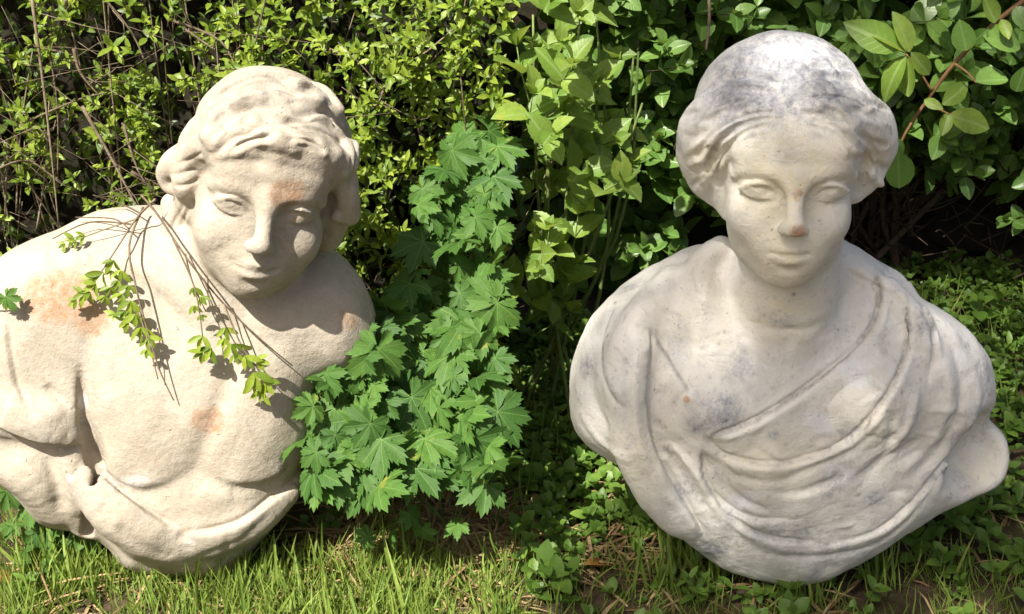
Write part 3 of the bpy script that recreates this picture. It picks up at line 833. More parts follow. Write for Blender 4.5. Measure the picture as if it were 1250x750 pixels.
    for cx, cy, sgn in [(x, y, -1) for x in (846, 862, 880, 898, 916) for y in (140, 160, 182, 206, 228)] + [(x, y, 1) for x in (1012, 1030, 1048, 1064, 1078) for y in (136, 156, 178, 200, 222)]:
        x, y = cx + rr.uniform(-6, 6), cy + rr.uniform(-7, 7)
        if (sgn < 0 and (x - 846) * 1.1 > 72 - (y - 150) * .62) or (sgn > 0 and (1082 - x) * 1.1 > 72 - (y - 150) * .62): continue
        a = math.atan2(y - 120, (x - 965)) + sgn * rr.uniform(-.2, .5)
        L = rr.uniform(10, 20); ux, uy = math.cos(a), math.sin(a); b = rr.uniform(-6, 6)
        q = [(x - ux * L, y - uy * L), (x - uy * b, y + ux * b), (x + ux * L, y + uy * L)]
        k.stroke(q, rr.uniform(3, 4.5), rr.choice((-4.6, -3.6, 3.4)), (.35, .35))
    for j in range(10):
        a = rr.uniform(-1, 1)
        k.stroke([(965 + a * 8, 45), (965 + a * 50 + rr.uniform(-8, 8), 70), (965 + a * 85, 104)], 4, rr.choice((-1.8, 1.5)))
    for _ in range(60):
        x, y = rr.uniform(872, 1056), rr.uniform(44, 126)
        if ((x - 962) / 98) ** 2 + ((y - 120) / 84) ** 2 > .92: continue
        s = 1 if x > 962 else -1
        a = math.atan2(y - 20, (x - 962)) - s * .5; L = rr.uniform(10, 26)
        k.stroke([(x - L * math.cos(a), y - L * math.sin(a)), (x + rr.uniform(-5, 5), y + rr.uniform(-5, 5)), (x + L * math.cos(a), y + L * math.sin(a))], rr.uniform(3, 5.5), rr.choice((-2.6, -1.8, 2.2)), (.35, .35))
    for q in ([(964, 116), (930, 108), (896, 112), (868, 128)], [(966, 104), (930, 94), (892, 96), (866, 114)], [(966, 116), (1000, 108), (1034, 110), (1060, 126)], [(966, 104), (1002, 94), (1036, 96), (1062, 114)], [(962, 90), (926, 78), (890, 84)], [(966, 90), (1004, 78), (1038, 86)]):
        k.stroke([(a + rr.uniform(-4, 4), b + rr.uniform(-4, 4)) for a, b in q], 4, -3.2); k.stroke([(a, b - 7) for a, b in q], 4, 2)
    k.edge([(880, 232), (888, 206), (900, 180), (924, 160), (962, 148), (1004, 156), (1030, 174), (1042, 204), (1046, 232)], 10, 2.6, -1, 1.8)
    for q, r, a in [([(912, 238), (924, 231), (938, 231), (952, 238)], 1.9, -.7), ([(914, 243), (928, 247), (940, 247), (951, 242)], 1.6, -.9),
                    ([(994, 235), (1006, 229), (1020, 229), (1032, 236)], 1.9, -.7), ([(995, 240), (1008, 244), (1020, 244), (1031, 240)], 1.6, -.9),
                    ([(954, 312), (962, 311), (970, 312), (978, 311), (986, 310)], 1.8, -.8)]:
        k.stroke(q, r, a)
    k.dab(975, 284, 4, -2.5)
    k.refresh()
    # cloak folds: lips of cloth first, then narrow ridges and grooves
    A = [(1070, 338), (1076, 366), (1066, 398), (1048, 422), (1016, 450), (968, 486), (920, 514), (868, 534)]
    B = [(1104, 372), (1110, 414), (1098, 452), (1080, 484), (1052, 526)]
    Cc = [(852, 528), (884, 556), (938, 568), (992, 558), (1044, 532), (1082, 490)]
    D = [(856, 545), (858, 580), (878, 612), (920, 634), (980, 634), (1050, 606), (1100, 566), (1136, 500)]
    Ee = [(868, 600), (890, 632), (940, 658), (1010, 664), (1076, 642), (1130, 594), (1184, 520)]
    G = [(794, 404), (790, 440), (788, 490), (798, 548), (828, 602), (862, 660)]
    k.edge(A, 44, 9, -1, 1.2, (.03, .08), 5.0)
    k.edge(B, 36, 7, -1, 1.2, (.08, .1), 5.0); k.refresh()
    k.edge([(1126, 372), (1140, 404), (1142, 440), (1134, 478)], 24, 4.5, -1, 1.8, (.1, .3), 2.5)
    k.edge(Cc, 30, 6.0, 1, 1.4, (.08, .3), 4)
    k.edge(D[:5], 40, 6.0, 1, 1.5, (.1, .5), 4); k.refresh()
    k.edge(Ee[:4], 26, 5.0, 1, 1.6, (.1, .3), 3.5); k.edge([(1000, 668), (1070, 650), (1128, 600), (1184, 520)], 34, 5.0, 1, 1.6, (.4, .2), 3)
    k.edge([(920, 600), (960, 606), (1010, 594), (1060, 560)], 16, 2.5, 1, 2.4, (.3, .4), 1.5)
    k.edge(G, 26, 6.5, 1, 1.6, (.05, .1), 4.5)
    k.edge([(798, 406), (816, 438), (830, 462), (842, 480)], 16, 5, 1, 1.8, (.1, .1), 3); k.refresh()
    for q, r_, a_ in [(A, 4.5, 1.0), (B, 4.5, .9)]:
        k.stroke([(x + 7, y + 8) for x, y in q], r_, a_)
    for q in (Cc, Ee):
        k.stroke([(x + rr.uniform(-4, 4), y + 8 + rr.uniform(-3, 3)) for x, y in q], 4.5, 1.0, (.3, .3)); k.stroke([(x + rr.uniform(-5, 5), y + 17 + rr.uniform(-4, 4)) for x, y in q], 5.0, -2.0, (.3, .3))
    k.stroke([(812, 546), (834, 574), (852, 604), (876, 644)], 5, -5, (.15, .3)); k.stroke([(822, 544), (846, 574), (866, 606)], 4, 3)
    k.stroke([(800, 560), (822, 610), (856, 654)], 5, 3); k.stroke([(780, 420), (776, 490), (786, 556), (816, 616)], 5, 2.4); k.stroke([(768, 430), (764, 490), (774, 552)], 4.5, -2.4)
    k.edge([(752, 372), (738, 410), (736, 450), (748, 482), (766, 500)], 18, 4.5, -1, 2.0, (.15, .15), 3)
    k.stroke([(724, 430), (722, 480), (744, 530)], 7, -3.4); k.stroke([(706, 500), (734, 540), (770, 566)], 7, 2.4)
    k.edge([(862, 318), (846, 330), (848, 350), (858, 364)], 12, 3.5, -1, 2.0, (.2, .2), 2.5)
    k.edge([(1030, 326), (1066, 345), (1100, 366), (1122, 392)], 14, 4, -1, 1.8, (.1, .2), 2.5)
    k.stroke([(1160, 420), (1176, 470), (1160, 530), (1110, 590)], 7, -4); k.stroke([(1186, 440), (1194, 490), (1176, 536)], 7, 2.6); k.stroke([(1148, 430), (1160, 476), (1146, 528), (1100, 580)], 6, 2.6)
    k.stroke([(1200, 505), (1176, 550), (1130, 600)], 6, -3.6); k.stroke([(1090, 500), (1084, 550), (1040, 592)], 7, -3)
    k.stroke([(880, 575), (900, 606), (940, 624)], 4, -2.4); k.stroke([(1120, 470), (1110, 520), (1070, 570)], 6, 2.4)
    k.stroke([(905, 388), (940, 402), (985, 402), (1015, 388)], 5, -2.4, (.2, .2))
    k.dab(838, 488, 6, 3.0); k.dab(963, 418, 9, -2)
    k.stroke([(850, 392), (890, 414), (935, 428)], 11, 2.4, (.3, .3)); k.stroke([(1040, 392), (1010, 414), (985, 428)], 10, 2, (.3, .3))
    for _ in range(46):
        x, y = rr.uniform(760, 1190), rr.uniform(420, 680)
        if y < 540 and x < 1040: continue
        a = rr.uniform(-.9, .3) if x > 960 else rr.uniform(.1, 1.2)
        L = rr.uniform(14, 40)
        k.stroke([(x - L * math.cos(a), y - L * math.sin(a)), (x, y + rr.uniform(-4, 4)), (x + L * math.cos(a), y + L * math.sin(a))], rr.uniform(3, 6), rr.choice((-2.0, 1.6)), (.4, .4))
    k.refresh(); k.relax(3, (k.lab == 1) * 1.0, .6); k.relax(1, None, .15)
    chip = np.maximum(n3(k.V) * .6 + Noise(15, 1 / 13.)(k.V) * .6 - 1.45, 0)
    k.V -= k.N * np.minimum(chip * 1.4, 1.1)[:, None]
    k.refresh()
    # --- parts
    k.region([(888, 290), (866, 300), (846, 330), (800, 404), (820, 440), (842, 482), (830, 520), (850, 532), (868, 533), (920, 512), (968, 485), (1016, 449), (1046, 422), (1064, 398), (1074, 366), (1068, 338), (1036, 312), (1020, 290)], 2)
    # --- weathering, and dark lines along the folds
    for a in [(950, 82, 80, 1.0, 1.5, 0), (1010, 70, 50, .9, 1.2, 0), (890, 140, 30, .7, 1.3, 30), (1050, 120, 30, .5, 1.2, 0), (866, 672, 22, 1.0, 1.8, -40), (830, 600, 18, .6, 2, -60), (1180, 420, 26, .5, 1, 0), (1130, 395, 26, .6, .7, 0),
              (880, 505, 30, .72, 1.3, -10), (850, 520, 16, .7, 1, 0), (1010, 675, 60, .5, 2.5, 15), (760, 480, 30, .4, .8, 0), (960, 440, 60, .25, 1.4, 0), (1030, 560, 40, .4, 1.6, 20), (1150, 480, 40, .35, 1, 0), (940, 660, 60, .5, 2, 0)]:
        k.stain('grime', *a)
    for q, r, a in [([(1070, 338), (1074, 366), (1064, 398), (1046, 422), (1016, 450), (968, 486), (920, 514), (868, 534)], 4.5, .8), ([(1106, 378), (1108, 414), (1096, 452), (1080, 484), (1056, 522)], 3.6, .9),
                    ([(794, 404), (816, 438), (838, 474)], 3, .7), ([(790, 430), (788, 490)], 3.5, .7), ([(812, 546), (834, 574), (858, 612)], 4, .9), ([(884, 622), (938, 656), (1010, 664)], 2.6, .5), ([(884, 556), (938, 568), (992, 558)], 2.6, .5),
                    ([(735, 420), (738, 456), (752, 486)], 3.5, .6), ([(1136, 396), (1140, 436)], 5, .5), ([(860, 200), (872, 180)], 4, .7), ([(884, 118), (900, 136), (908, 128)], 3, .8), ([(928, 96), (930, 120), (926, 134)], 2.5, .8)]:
        k.stain_line('dark_mark', q, r, a)  # dark lines coloured along the carved grooves
    for _ in range(60):
        x, y = rr.uniform(720, 1200), rr.uniform(330, 690)
        k.stain('dark_mark', x, y, rr.uniform(1.2, 2.8), rr.uniform(.4, .9))
    for a in [(960, 225, 75, 1.0, 1, 0), (958, 320, 60, .95, 1.1, 0), (960, 375, 50, .8, 1.2, 0), (865, 190, 34, .9, .8, 0), (1060, 190, 30, .9, .8, 0), (1010, 140, 24, .7, 1.6, 0), (840, 400, 60, .4, 1, 0), (790, 560, 50, .6, 1, 0), (930, 560, 50, .6, 1.6, 0), (1060, 520, 50, .35, 1.2, 0), (1180, 580, 30, .4, 1.5, 0)]:
        k.stain('cream', *a)
    for a in [(974, 283, 10, 1.0, 1, 0), (974, 238, 8, .9, .9, 0), (838, 488, 6, .8, 1, 0), (945, 236, 4, .4, 1, 0)]:
        k.stain('rust', *a, hard=3.0)
    for a in [(1040, 455, 16, 1, 1.8, 35), (1000, 515, 16, .9, 1.8, 30), (1172, 440, 16, 1, .8, 0), (830, 430, 20, .6, 1, 0), (905, 612, 18, .8, 2, -40), (962, 62, 16, .8, 2, 20), (1030, 580, 20, .6, 2, 20), (740, 470, 14, .7, .7, 0), (1110, 500, 18, .6, .8, 0)]:
        k.stain('chalk', *a)
    for _ in range(26):
        k.stain('grime', rr.uniform(710, 1210), rr.uniform(340, 690), rr.uniform(9, 26), rr.uniform(.25, .7), rr.uniform(.8, 2), rr.uniform(-60, 60))
    k.mask('rust'); k.mask('grime'); k.mask('chalk'); k.mask('cream'); k.mask('dark_mark')
    root = empty('stone_bust', tuple(base), 'shaded white weathered stone bust of a cloaked woman facing forward', 'bust')
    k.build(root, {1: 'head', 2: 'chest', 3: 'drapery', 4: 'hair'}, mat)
    return root, k
# ----------------------------------------------------------------- leaves, twigs and how they are placed
def rows_leaf(vs, hw, fold=.08, curl=.15, cols=1):
    """leaf of unit length along +y, normal +z; rows of left, middle, right"""
    V, F, U = [(0, 0, 0)], [], [(0, 0)]
    for v, h in zip(vs[1:-1], hw[1:-1]):
        z = -curl * v * v
        V += [(-h, v, z + fold * h * 2), (0, v, z), (h, v, z + fold * h * 2)]
        U += [(-h, v), (0, v), (h, v)]
    V.append((0, 1, -curl)); U.append((0, 1))
    n = len(vs) - 2
    F += [(0, 2, 1), (0, 3, 2)]
    for i in range(n - 1):
        a = 1 + i * 3
        F += [(a, a + 1, a + 4, a + 3), (a + 1, a + 2, a + 5, a + 4)]
    a = 1 + (n - 1) * 3; t = len(V) - 1
    F += [(a, a + 1, t), (a + 1, a + 2, t)]
    return np.array(V, float), F, np.array(U, float)

def palmate_leaf(seed=0):
    r = random.Random(seed)
    V, U, F = [(0, 0, .0)], [(0, 0)], []
    lobes = [(-138, .62), (-92, .84), (-46, .97), (0, 1.05), (46, .97), (92, .84), (138, .62)]
    ring = []
    for a, l in lobes:
        l *= r.uniform(.92, 1.08); h = 24; a += r.uniform(-3, 3)
        for da, rr in [(-1.0, .50), (-.93, .70), (-.78, .86), (-.66, .78), (-.46, 1.0), (-.32, .90), (0, 1.1), (.32, .90), (.46, 1.0), (.66, .78), (.78, .86), (.93, .70)]:
            ring.append((a + da * h, rr * l, abs(da)))
    ring.append((161, .42, 1.0))
    n = len(ring)
    for fr in (.55, 1.0):
        for a, rr, d in ring:
            rad = min(rr, .5) * fr * 1.6 if fr < 1 else rr
            rad = rr * .55 if fr < 1 else rr
            x, y = math.sin(math.radians(a)) * rad, math.cos(math.radians(a)) * rad
            V.append((x * .5, y * .5, (.05 * (d - .5) * rad * 2 - .16 * rad * rad + .04 * math.sin(a * .05 + seed)) * .7)); U.append((x, y))
    for i in range(n - 1):
        F.append((0, 1 + i + 1, 1 + i)); F.append((1 + i, 2 + i, 1 + n + i + 1, 1 + n + i))
    return np.array(V), F, np.array(U)

LANCE = [rows_leaf([0, .22, .5, .78, 1], [0, .13, .185, .13, 0], .25, .12), rows_leaf([0, .25, .55, .8, 1], [0, .15, .2, .12, 0], .1, .3)]
OVATE = [rows_leaf([0, .07, .2, .4, .6, .8, .93, 1], [0, .15, .26, .325, .315, .22, .10, 0], .18, .12), rows_leaf([0, .07, .2, .42, .62, .82, .94, 1], [0, .14, .27, .34, .31, .2, .09, 0], .05, .32),
         rows_leaf([0, .06, .18, .38, .6, .8, .93, 1], [0, .16, .29, .36, .34, .24, .11, 0], .3, .05)]
ELLIP = [rows_leaf([0, .07, .2, .4, .6, .8, .93, 1], [0, .09, .18, .245, .24, .17, .075, 0], .25, .15), rows_leaf([0, .07, .2, .42, .62, .82, .94, 1], [0, .09, .19, .26, .24, .15, .06, 0], .1, .35), rows_leaf([0, .06, .18, .38, .6, .8, .93, 1], [0, .1, .2, .27, .26, .18, .08, 0], .4, -.1)]
SERR = [rows_leaf([0, .08, .18, .2, .32, .34, .48, .5, .63, .65, .78, .8, .9, 1], [0, .16, .27, .25, .34, .31, .35, .32, .31, .27, .22, .18, .1, 0], .2, .2)]
PALM = [palmate_leaf(i) for i in range(8)]
BLADE = [rows_leaf([0, .3, .65, 1], [0, .026, .02, 0], .3, .35), rows_leaf([0, .3, .65, 1], [0, .028, .022, 0], .3, .75), rows_leaf([0, .4, .75, 1], [0, .02, .017, 0], .2, .1)]
for _T in (LANCE, OVATE, SERR, BLADE):
    pass

def nrm(v):
    v = np.asarray(v, float); return v / (np.linalg.norm(v) + 1e-12)

class Leaf:
    __slots__ = ('o', 'd', 'n', 's', 't', 'stem')
    def __init__(self, o, d, n, s, t=0):
        d = nrm(d); n = np.asarray(n, float); n = n - d * (n @ d)
        if np.linalg.norm(n) < 1e-3: n = np.cross(d, [1, .3, .2])
        self.o, self.d, self.n, self.s, self.t = np.asarray(o, float), d, nrm(n), s, t
    def basis(self):
        return np.column_stack([np.cross(self.d, self.n), self.d, self.n])

def mesh_from(name, V, F, mat, uv=None, smooth=True):
    me = bpy.data.meshes.new(name)
    me.from_pydata(V.tolist() if hasattr(V, 'tolist') else V, [], F)
    if uv is not None:
        li = np.zeros(len(me.loops), np.int32); me.loops.foreach_get('vertex_index', li)
        l = me.uv_layers.new(name='leaf'); l.data.foreach_set('uv', np.asarray(uv)[li].astype(np.float32).ravel())
    if smooth: me.polygons.foreach_set('use_smooth', np.ones(len(me.polygons), bool))
    me.materials.append(mat)
    me.update()
    return me

def link(name, me, parent=None, loc=None):
    o = bpy.data.objects.new(name, me); COL.objects.link(o)
    if parent is not None:
        o.parent = parent
    if loc is not None: o.location = loc
    return o

def merged(name, leaves, temps, mat, parent=None, kind='stuff', extra=None):
    """many leaves joined into one mesh"""
    Vs, Us, loops, starts, tot = [], [], [], [], []
    off = 0
    org = np.array(parent.location) if parent is not None else np.zeros(3)
    by = {}
    for l in leaves: by.setdefault(l.t % len(temps), []).append(l)
    LV, LT = [], []
    for t, ls in by.items():
        V, F, U = temps[t]
        B = np.array([l.basis() * l.s for l in ls]); O = np.array([l.o for l in ls]) - org
        W = np.einsum('nij,vj->nvi', B, V) + O[:, None]
        n, k = len(ls), len(V)
        Vs.append(W.reshape(-1, 3)); Us.append(np.tile(U, (n, 1)))
        fl = np.concatenate([np.array(f) for f in F]); ft = np.array([len(f) for f in F])
        LV.append((fl[None] + (off + np.arange(n) * k)[:, None]).ravel()); LT.append(np.tile(ft, n))
        off += n * k
    V = np.concatenate(Vs); U = np.concatenate(Us); LV = np.concatenate(LV).astype(np.int32); LT = np.concatenate(LT).astype(np.int32)
    me = bpy.data.meshes.new(name)
    me.vertices.add(len(V)); me.loops.add(len(LV)); me.polygons.add(len(LT))
    me.vertices.foreach_set('co', V.ravel()); me.loops.foreach_set('vertex_index', LV)
    me.polygons.foreach_set('loop_start', np.concatenate([[0], np.cumsum(LT)[:-1]]).astype(np.int32))
    me.polygons.foreach_set('use_smooth', np.ones(len(LT), bool))
    l = me.uv_layers.new(name='leaf'); l.data.foreach_set('uv', U[LV].astype(np.float32).ravel())
    me.materials.append(mat); me.update(calc_edges=True)
    o = link(name, me, parent)
    if kind: o['kind'] = kind
    return o

MESHES = {}
def single_leaves(leaves, temps, tname, mat, parent, name='leaf', under=None):
    org = Vector(parent.location)
    for li, l in enumerate(leaves):
        key = (tname, l.t % len(temps), mat.name)
        if key not in MESHES:
            V, F, U = temps[l.t % len(temps)]
            MESHES[key] = mesh_from(tname, V, F, mat, U)
        o = bpy.data.objects.new(name, MESHES[key]); COL.objects.link(o)
        o.parent = under[li] if under else parent
        B = l.basis() * l.s
        m = Matrix.Identity(4)
        for i in range(3):
            for j in range(3): m[i][j] = B[i, j]
            m[i][3] = l.o[i] - org[i]
        o.matrix_basis = m

def biggest(leaves, n, front=None):
    """the leaves that show largest in the picture, as far as they are in frame"""
    sc = []
    for i, l in enumerate(leaves):
        px, py, dep = project(l.o + l.d * l.s * .5)
        if -10 < px < IW + 10 and -10 < py < IH + 10:
            toward = abs(float(l.n @ nrm(C0 - l.o)))
            y = l.o[1]
            sc.append((l.s * (.3 + toward) / dep ** 2.5, i))
    sc.sort(reverse=True)
    pick = set(i for _, i in sc[:n])
    return [l for i, l in enumerate(leaves) if i in pick], [l for i, l in enumerate(leaves) if i not in pick]

def tube(pts, r0, r1, sides=5, sub=4):
    P = catmull(pts, False, sub) if len(pts) > 2 else np.asarray(pts, float)
    n = len(P)
    T = np.gradient(P, axis=0); T /= np.linalg.norm(T, axis=1)[:, None] + 1e-12
    ref = np.array([.31, .22, .93]) if abs(nrm(P[-1] - P[0])[2]) < .8 else np.array([.9, .3, .1])
    A = np.cross(T, ref); A /= np.linalg.norm(A, axis=1)[:, None] + 1e-12
    B = np.cross(T, A)
    r = np.linspace(r0, r1, n)[:, None]
    V = []
    for k in range(sides):
        a = 2 * math.pi * k / sides
        V.append(P + r * (math.cos(a) * A + math.sin(a) * B))
    V = np.stack(V, 1).reshape(-1, 3)
    F = []
    for i in range(n - 1):
        for k in range(sides):
            a, b = i * sides + k, i * sides + (k + 1) % sides
            F.append((a, b, b + sides, a + sides))
    F.append(tuple(range(sides))[::-1]); F.append(tuple((n - 1) * sides + k for k in range(sides)))
    return V, F

class Tubes:
    def __init__(self): self.V, self.F, self.n = [], [], 0
    def add(self, pts, r0, r1, sides=4, sub=3):
        V, F = tube(np.asarray(pts, float), r0, r1, sides, sub)
        self.V.append(V); self.F += [tuple(i + self.n for i in f) for f in F]; self.n += len(V)
    def build(self, name, mat, parent=None, kind=None):
        V = np.concatenate(self.V)
        if parent is not None: V = V - np.array(parent.location)
        o = link(name, mesh_from(name, V, self.F, mat), parent)
        if kind: o['kind'] = kind
        return o

def one_tube(name, pts, r0, r1, mat, parent, sides=6, sub=5):
    t = Tubes(); t.add(pts, r0, r1, sides, sub); return t.build(name, mat, parent)

def rv(r, s=1.0):
    return np.array([r.gauss(0, s), r.gauss(0, s), r.gauss(0, s)])

def sprig(r, o, d, size, nodes=3, step=.35, spread=.95, leaves=None, tubes=None, sr=.0008, kind=2, up=.5):
    """a shoot with opposite pairs of leaves and a terminal tuft"""
    d = nrm(d); p = np.array(o, float)
    a = nrm(np.cross(d, rv(r))); b = np.cross(d, a)
    path = [p.copy()]
    for i in range(nodes):
        p = p + d * size * step + rv(r, size * .03)
        d = nrm(d + np.array([0, -.04, .06]) + rv(r, .07))
        path.append(p.copy())
        ax = a if i % 2 == 0 else b
        last = i == nodes - 1
        sz = size * r.uniform(.75, 1.05) * (.8 if last else 1)
        for s in (-1, 1):
            ld = nrm(d * (.9 if last else .55) + ax * s * spread * r.uniform(.7, 1.1) + rv(r, .12))
            leaves.append(Leaf(p, ld, d * .9 + np.array([-.1, -.25, up]) + rv(r, .2), sz * r.uniform(.85, 1.1), r.randrange(kind)))
        if last:
            for s in (-1, 1):
                ld = nrm(d * 1.2 + (b if ax is a else a) * s * .5 + rv(r, .15))
                leaves.append(Leaf(p, ld, d + np.array([0, -.3, up]) + rv(r, .3), sz * r.uniform(.55, .8), r.randrange(kind)))
    if tubes is not None: tubes.add([path[0], path[len(path) // 2], path[-1]], sr, sr * .6, 3, 2)
    return path
# ----------------------------------------------------------------- ground
def build_ground():
    r = np.random.RandomState(2)
    nz = Noise(21, 1 / .35); nz2 = Noise(22, 1 / .09)
    xs = np.concatenate([[-60, -20, -6, -3], np.linspace(-1.6, 1.8, 120), [3, 6, 20, 60]])
    ys = np.concatenate([[-60, -20, -6, -2], np.linspace(.5, 3.2, 100), [4, 6, 20, 60]])
    X, Y = np.meshgrid(xs, ys, indexing='ij')
    P = np.column_stack([X.ravel(), Y.ravel(), np.zeros(X.size)])
    near = (np.abs(P[:, 0]) < 1.9) & (P[:, 1] > .4) & (P[:, 1] < 3.3)
    P[:, 2] = np.where(near, nz(P) * .006 + nz2(P) * .004, 0) - .004
    ny = len(ys)
    F = [(i * ny + j, (i + 1) * ny + j, (i + 1) * ny + j + 1, i * ny + j + 1) for i in range(len(xs) - 1) for j in range(ny - 1)]
    o = link('ground', mesh_from('ground', P, F, M['soil']))
    tag(o, 'dark brown garden soil under grass, weeds and dry litter', kind='structure')

def grass_and_litter():
    r = random.Random(31)
    bl, st = [], []
    def blade(x, y, h, lean=.55, dirx=0.0):
        d = np.array([r.gauss(dirx, lean), r.gauss(0, lean), 1.0])
        bl.append(Leaf((x, y, -.004), d, np.array([d[0], d[1], 0]) + rv(r, .3) + np.array([0, -.3, .4]), h, r.randrange(3)))
    dens = Noise(41, 1 / .22)
    def fill(n, x0, x1, y0, y1, h0, h1, thr=-9, lean=.55):
        for _ in range(n):
            x, y = r.uniform(x0, x1), r.uniform(y0, y1)
            v = float(dens(np.array([[x, y, 0.]]))[0])
            if v < thr + r.gauss(0, .3): continue
            if abs(x + .33) < .10 and abs(y - 1.50) < .09: continue
            blade(x, y, r.uniform(h0, h1) * r.choice((.6, 1, 1)), lean)
    fill(9500, -.62, .0, 1.14, 1.40, .02, .06, -.9, .9)
    fill(500, -.62, .0, 1.14, 1.40, .05, .09, -.5, .7)
    fill(1500, -.62, -.36, 1.40, 1.5, .04, .09, -.4)
    fill(900, -.2, .03, 1.40, 1.50, .02, .05, -.3)
    fill(160, -.2, .03, 1.47, 1.62, .03, .06, -.1)
    fill(3600, .0, .75, 1.14, 1.40, .02, .05, -.3, .95)
    fill(700, .0, .2, 1.36, 1.9, .03, .07, .2, .8)
    fill(1600, .5, .95, 1.36, 2.3, .03, .07, 0, .7)
    fill(3500, -1.6, 1.8, .5, 1.16, .03, .07, -9)
    fill(2500, -1.6, -.6, 1.1, 1.6, .03, .07, -9)
    fill(2000, .75, 1.8, 1.1, 2.3, .03, .07, -9)
    # blades standing against the foot of the youth bust
    for _ in range(170):
        px, py = r.uniform(60, 330), 690 + r.uniform(-10, 18)
        g = ground(px, py); blade(g[0], g[1] - .02, r.uniform(.04, .085), .4)
    o = merged('grass', bl, BLADE, M['grass_blade'])
    tag(o, 'short green lawn grass growing round the feet of both busts', 'grass')
    for _ in range(3000):
        x, y = r.choice(((r.uniform(-.24, .0), r.uniform(1.40, 1.56)), (r.uniform(-.24, .0), r.uniform(1.40, 1.56)), (r.uniform(-.24, .0), r.uniform(1.44, 1.56)), (r.uniform(-.6, 0), r.uniform(1.2, 1.45)), (r.uniform(0, .75), r.uniform(1.2, 1.9)), (r.uniform(0, .25), r.uniform(1.38, 1.6))))
        a = r.uniform(0, 6.28)
        st.append(Leaf((x, y, r.uniform(.0, .014)), (math.cos(a), math.sin(a), r.uniform(-.1, .25)), (0, 0, 1), r.uniform(.04, .12), r.randrange(3)))
    o = merged('dry_grass_litter', st, BLADE, M['straw'])
    tag(o, 'dry brown grass stalks and plant litter scattered over the soil', 'litter')

# ----------------------------------------------------------------- shrubs
def lumpy_box(name, mn, mx, step, amp, mat, parent, seed):
    mn, mx = np.array(mn), np.array(mx)
    bm = bmesh.new()
    bmesh.ops.create_cube(bm, size=1.0)
    n = int(max(mx - mn) / step)
    bmesh.ops.subdivide_edges(bm, edges=bm.edges[:], cuts=min(n, 26), use_grid_fill=True)
    a, b = Noise(seed, 1 / .16), Noise(seed + 1, 1 / .05)
    co = np.array([v.co for v in bm.verts]) + .5
    P = mn + co * (mx - mn)
    c = (mn + mx) / 2
    N = co - .5; N[:, 2] *= .6
    N /= np.linalg.norm(N, axis=1)[:, None] + 1e-9
    P = P + N * (a(P) * amp + b(P) * amp * .5)[:, None]
    P[:, 2] = np.maximum(P[:, 2], -.02)
    P -= np.array(parent.location)
    for v, p in zip(bm.verts, P): v.co = p
    me = bpy.data.meshes.new(name); bm.to_mesh(me); bm.free()
    me.materials.append(mat)
    o = link(name, me, parent); o['kind'] = 'stuff'
    return o

def small_leaf_shrub(name, label, x0, x1, top, n_front, n_inner, n_stems, seed, bare, size, extra=(), group=None):
    r = random.Random(seed)
    root = empty(name, ((x0 + x1) / 2, 1.86, 0), label, 'shrub', group)
    leaves, inner, tw = [], [], Tubes()
    wob = Noise(seed, 1 / .3)
    def yf(x, z): return 1.66 + .035 * float(wob(np.array([[x, 0, z]]))[0]) + .05 * max(0, z - .5)
    for _ in range(n_front):
        x, z = r.uniform(x0, x1), r.uniform(.02, 1) ** .9 * top(r.uniform(x0, x1))
        z = min(z, top(x) + r.uniform(-.03, .03))
        y = yf(x, z) + abs(r.gauss(0, .06)) * (1.5 if bare else 1)
        if bare and wob(np.array([[x * 2.2, 3., z * 2.2]]))[0] < -.1: continue
        d = np.array([r.gauss(-.15, .5), -.75 + r.gauss(0, .3), .55 + r.gauss(0, .35)])
        sprig(r, (x, y, z), d, size * r.uniform(.75, 1.15), r.choice((2, 3, 3, 4)), .42, 1.0, leaves, tw)
    for _ in range(n_inner):
        x = r.uniform(x0, x1); z = r.uniform(.0, 1) * top(x); y = yf(x, z) + r.uniform(.08, .30)
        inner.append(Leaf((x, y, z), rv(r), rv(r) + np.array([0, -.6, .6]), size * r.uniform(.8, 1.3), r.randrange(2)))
    stems = []
    for _ in range(n_stems):
        x = r.uniform(x0, x1); z1 = r.uniform(.4, 1.0) * top(x); l = r.gauss(0, .10)
        y = r.uniform(1.68, 1.88)
        p = [(x, y + .1, -.01), (x + l * .3, y + .02, z1 * .45), (x + l, y - r.uniform(0, .10), z1)]
        stems.append(p)
    for p, q, y in extra:
        a, b = at_y(*p, y), at_y(*q, y + r.uniform(-.05, .05)); m = (a + b) / 2 + rv(r, .008)
        stems.append([a, m, b])
    for p in stems:
        one_tube('stem', p, r.uniform(.0014, .0028), .0007, M['twig'], root, 5, 4)
    for _ in range(n_stems * 4):
        p = stems[r.randrange(len(stems))]; t = r.uniform(.2, 1); a = np.array(p[0]) * (1 - t) ** 2 + 2 * t * (1 - t) * np.array(p[1]) + t * t * np.array(p[2])
        tw.add([a, a + rv(r, .03), a + np.array([r.gauss(0, .07), r.gauss(-.02, .04), r.uniform(-.02, .1)])], .0008, .0004, 3, 2)
    tw.build('twig_mass', M['twig'], root, 'stuff')
    big, rest = biggest(leaves, 300)
    single_leaves(big, LANCE, 'hedge_leaf', M['hedge_leaf'], root)
    merged('foliage', rest, LANCE, M['hedge_leaf'], root)
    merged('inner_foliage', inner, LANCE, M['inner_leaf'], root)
    return root

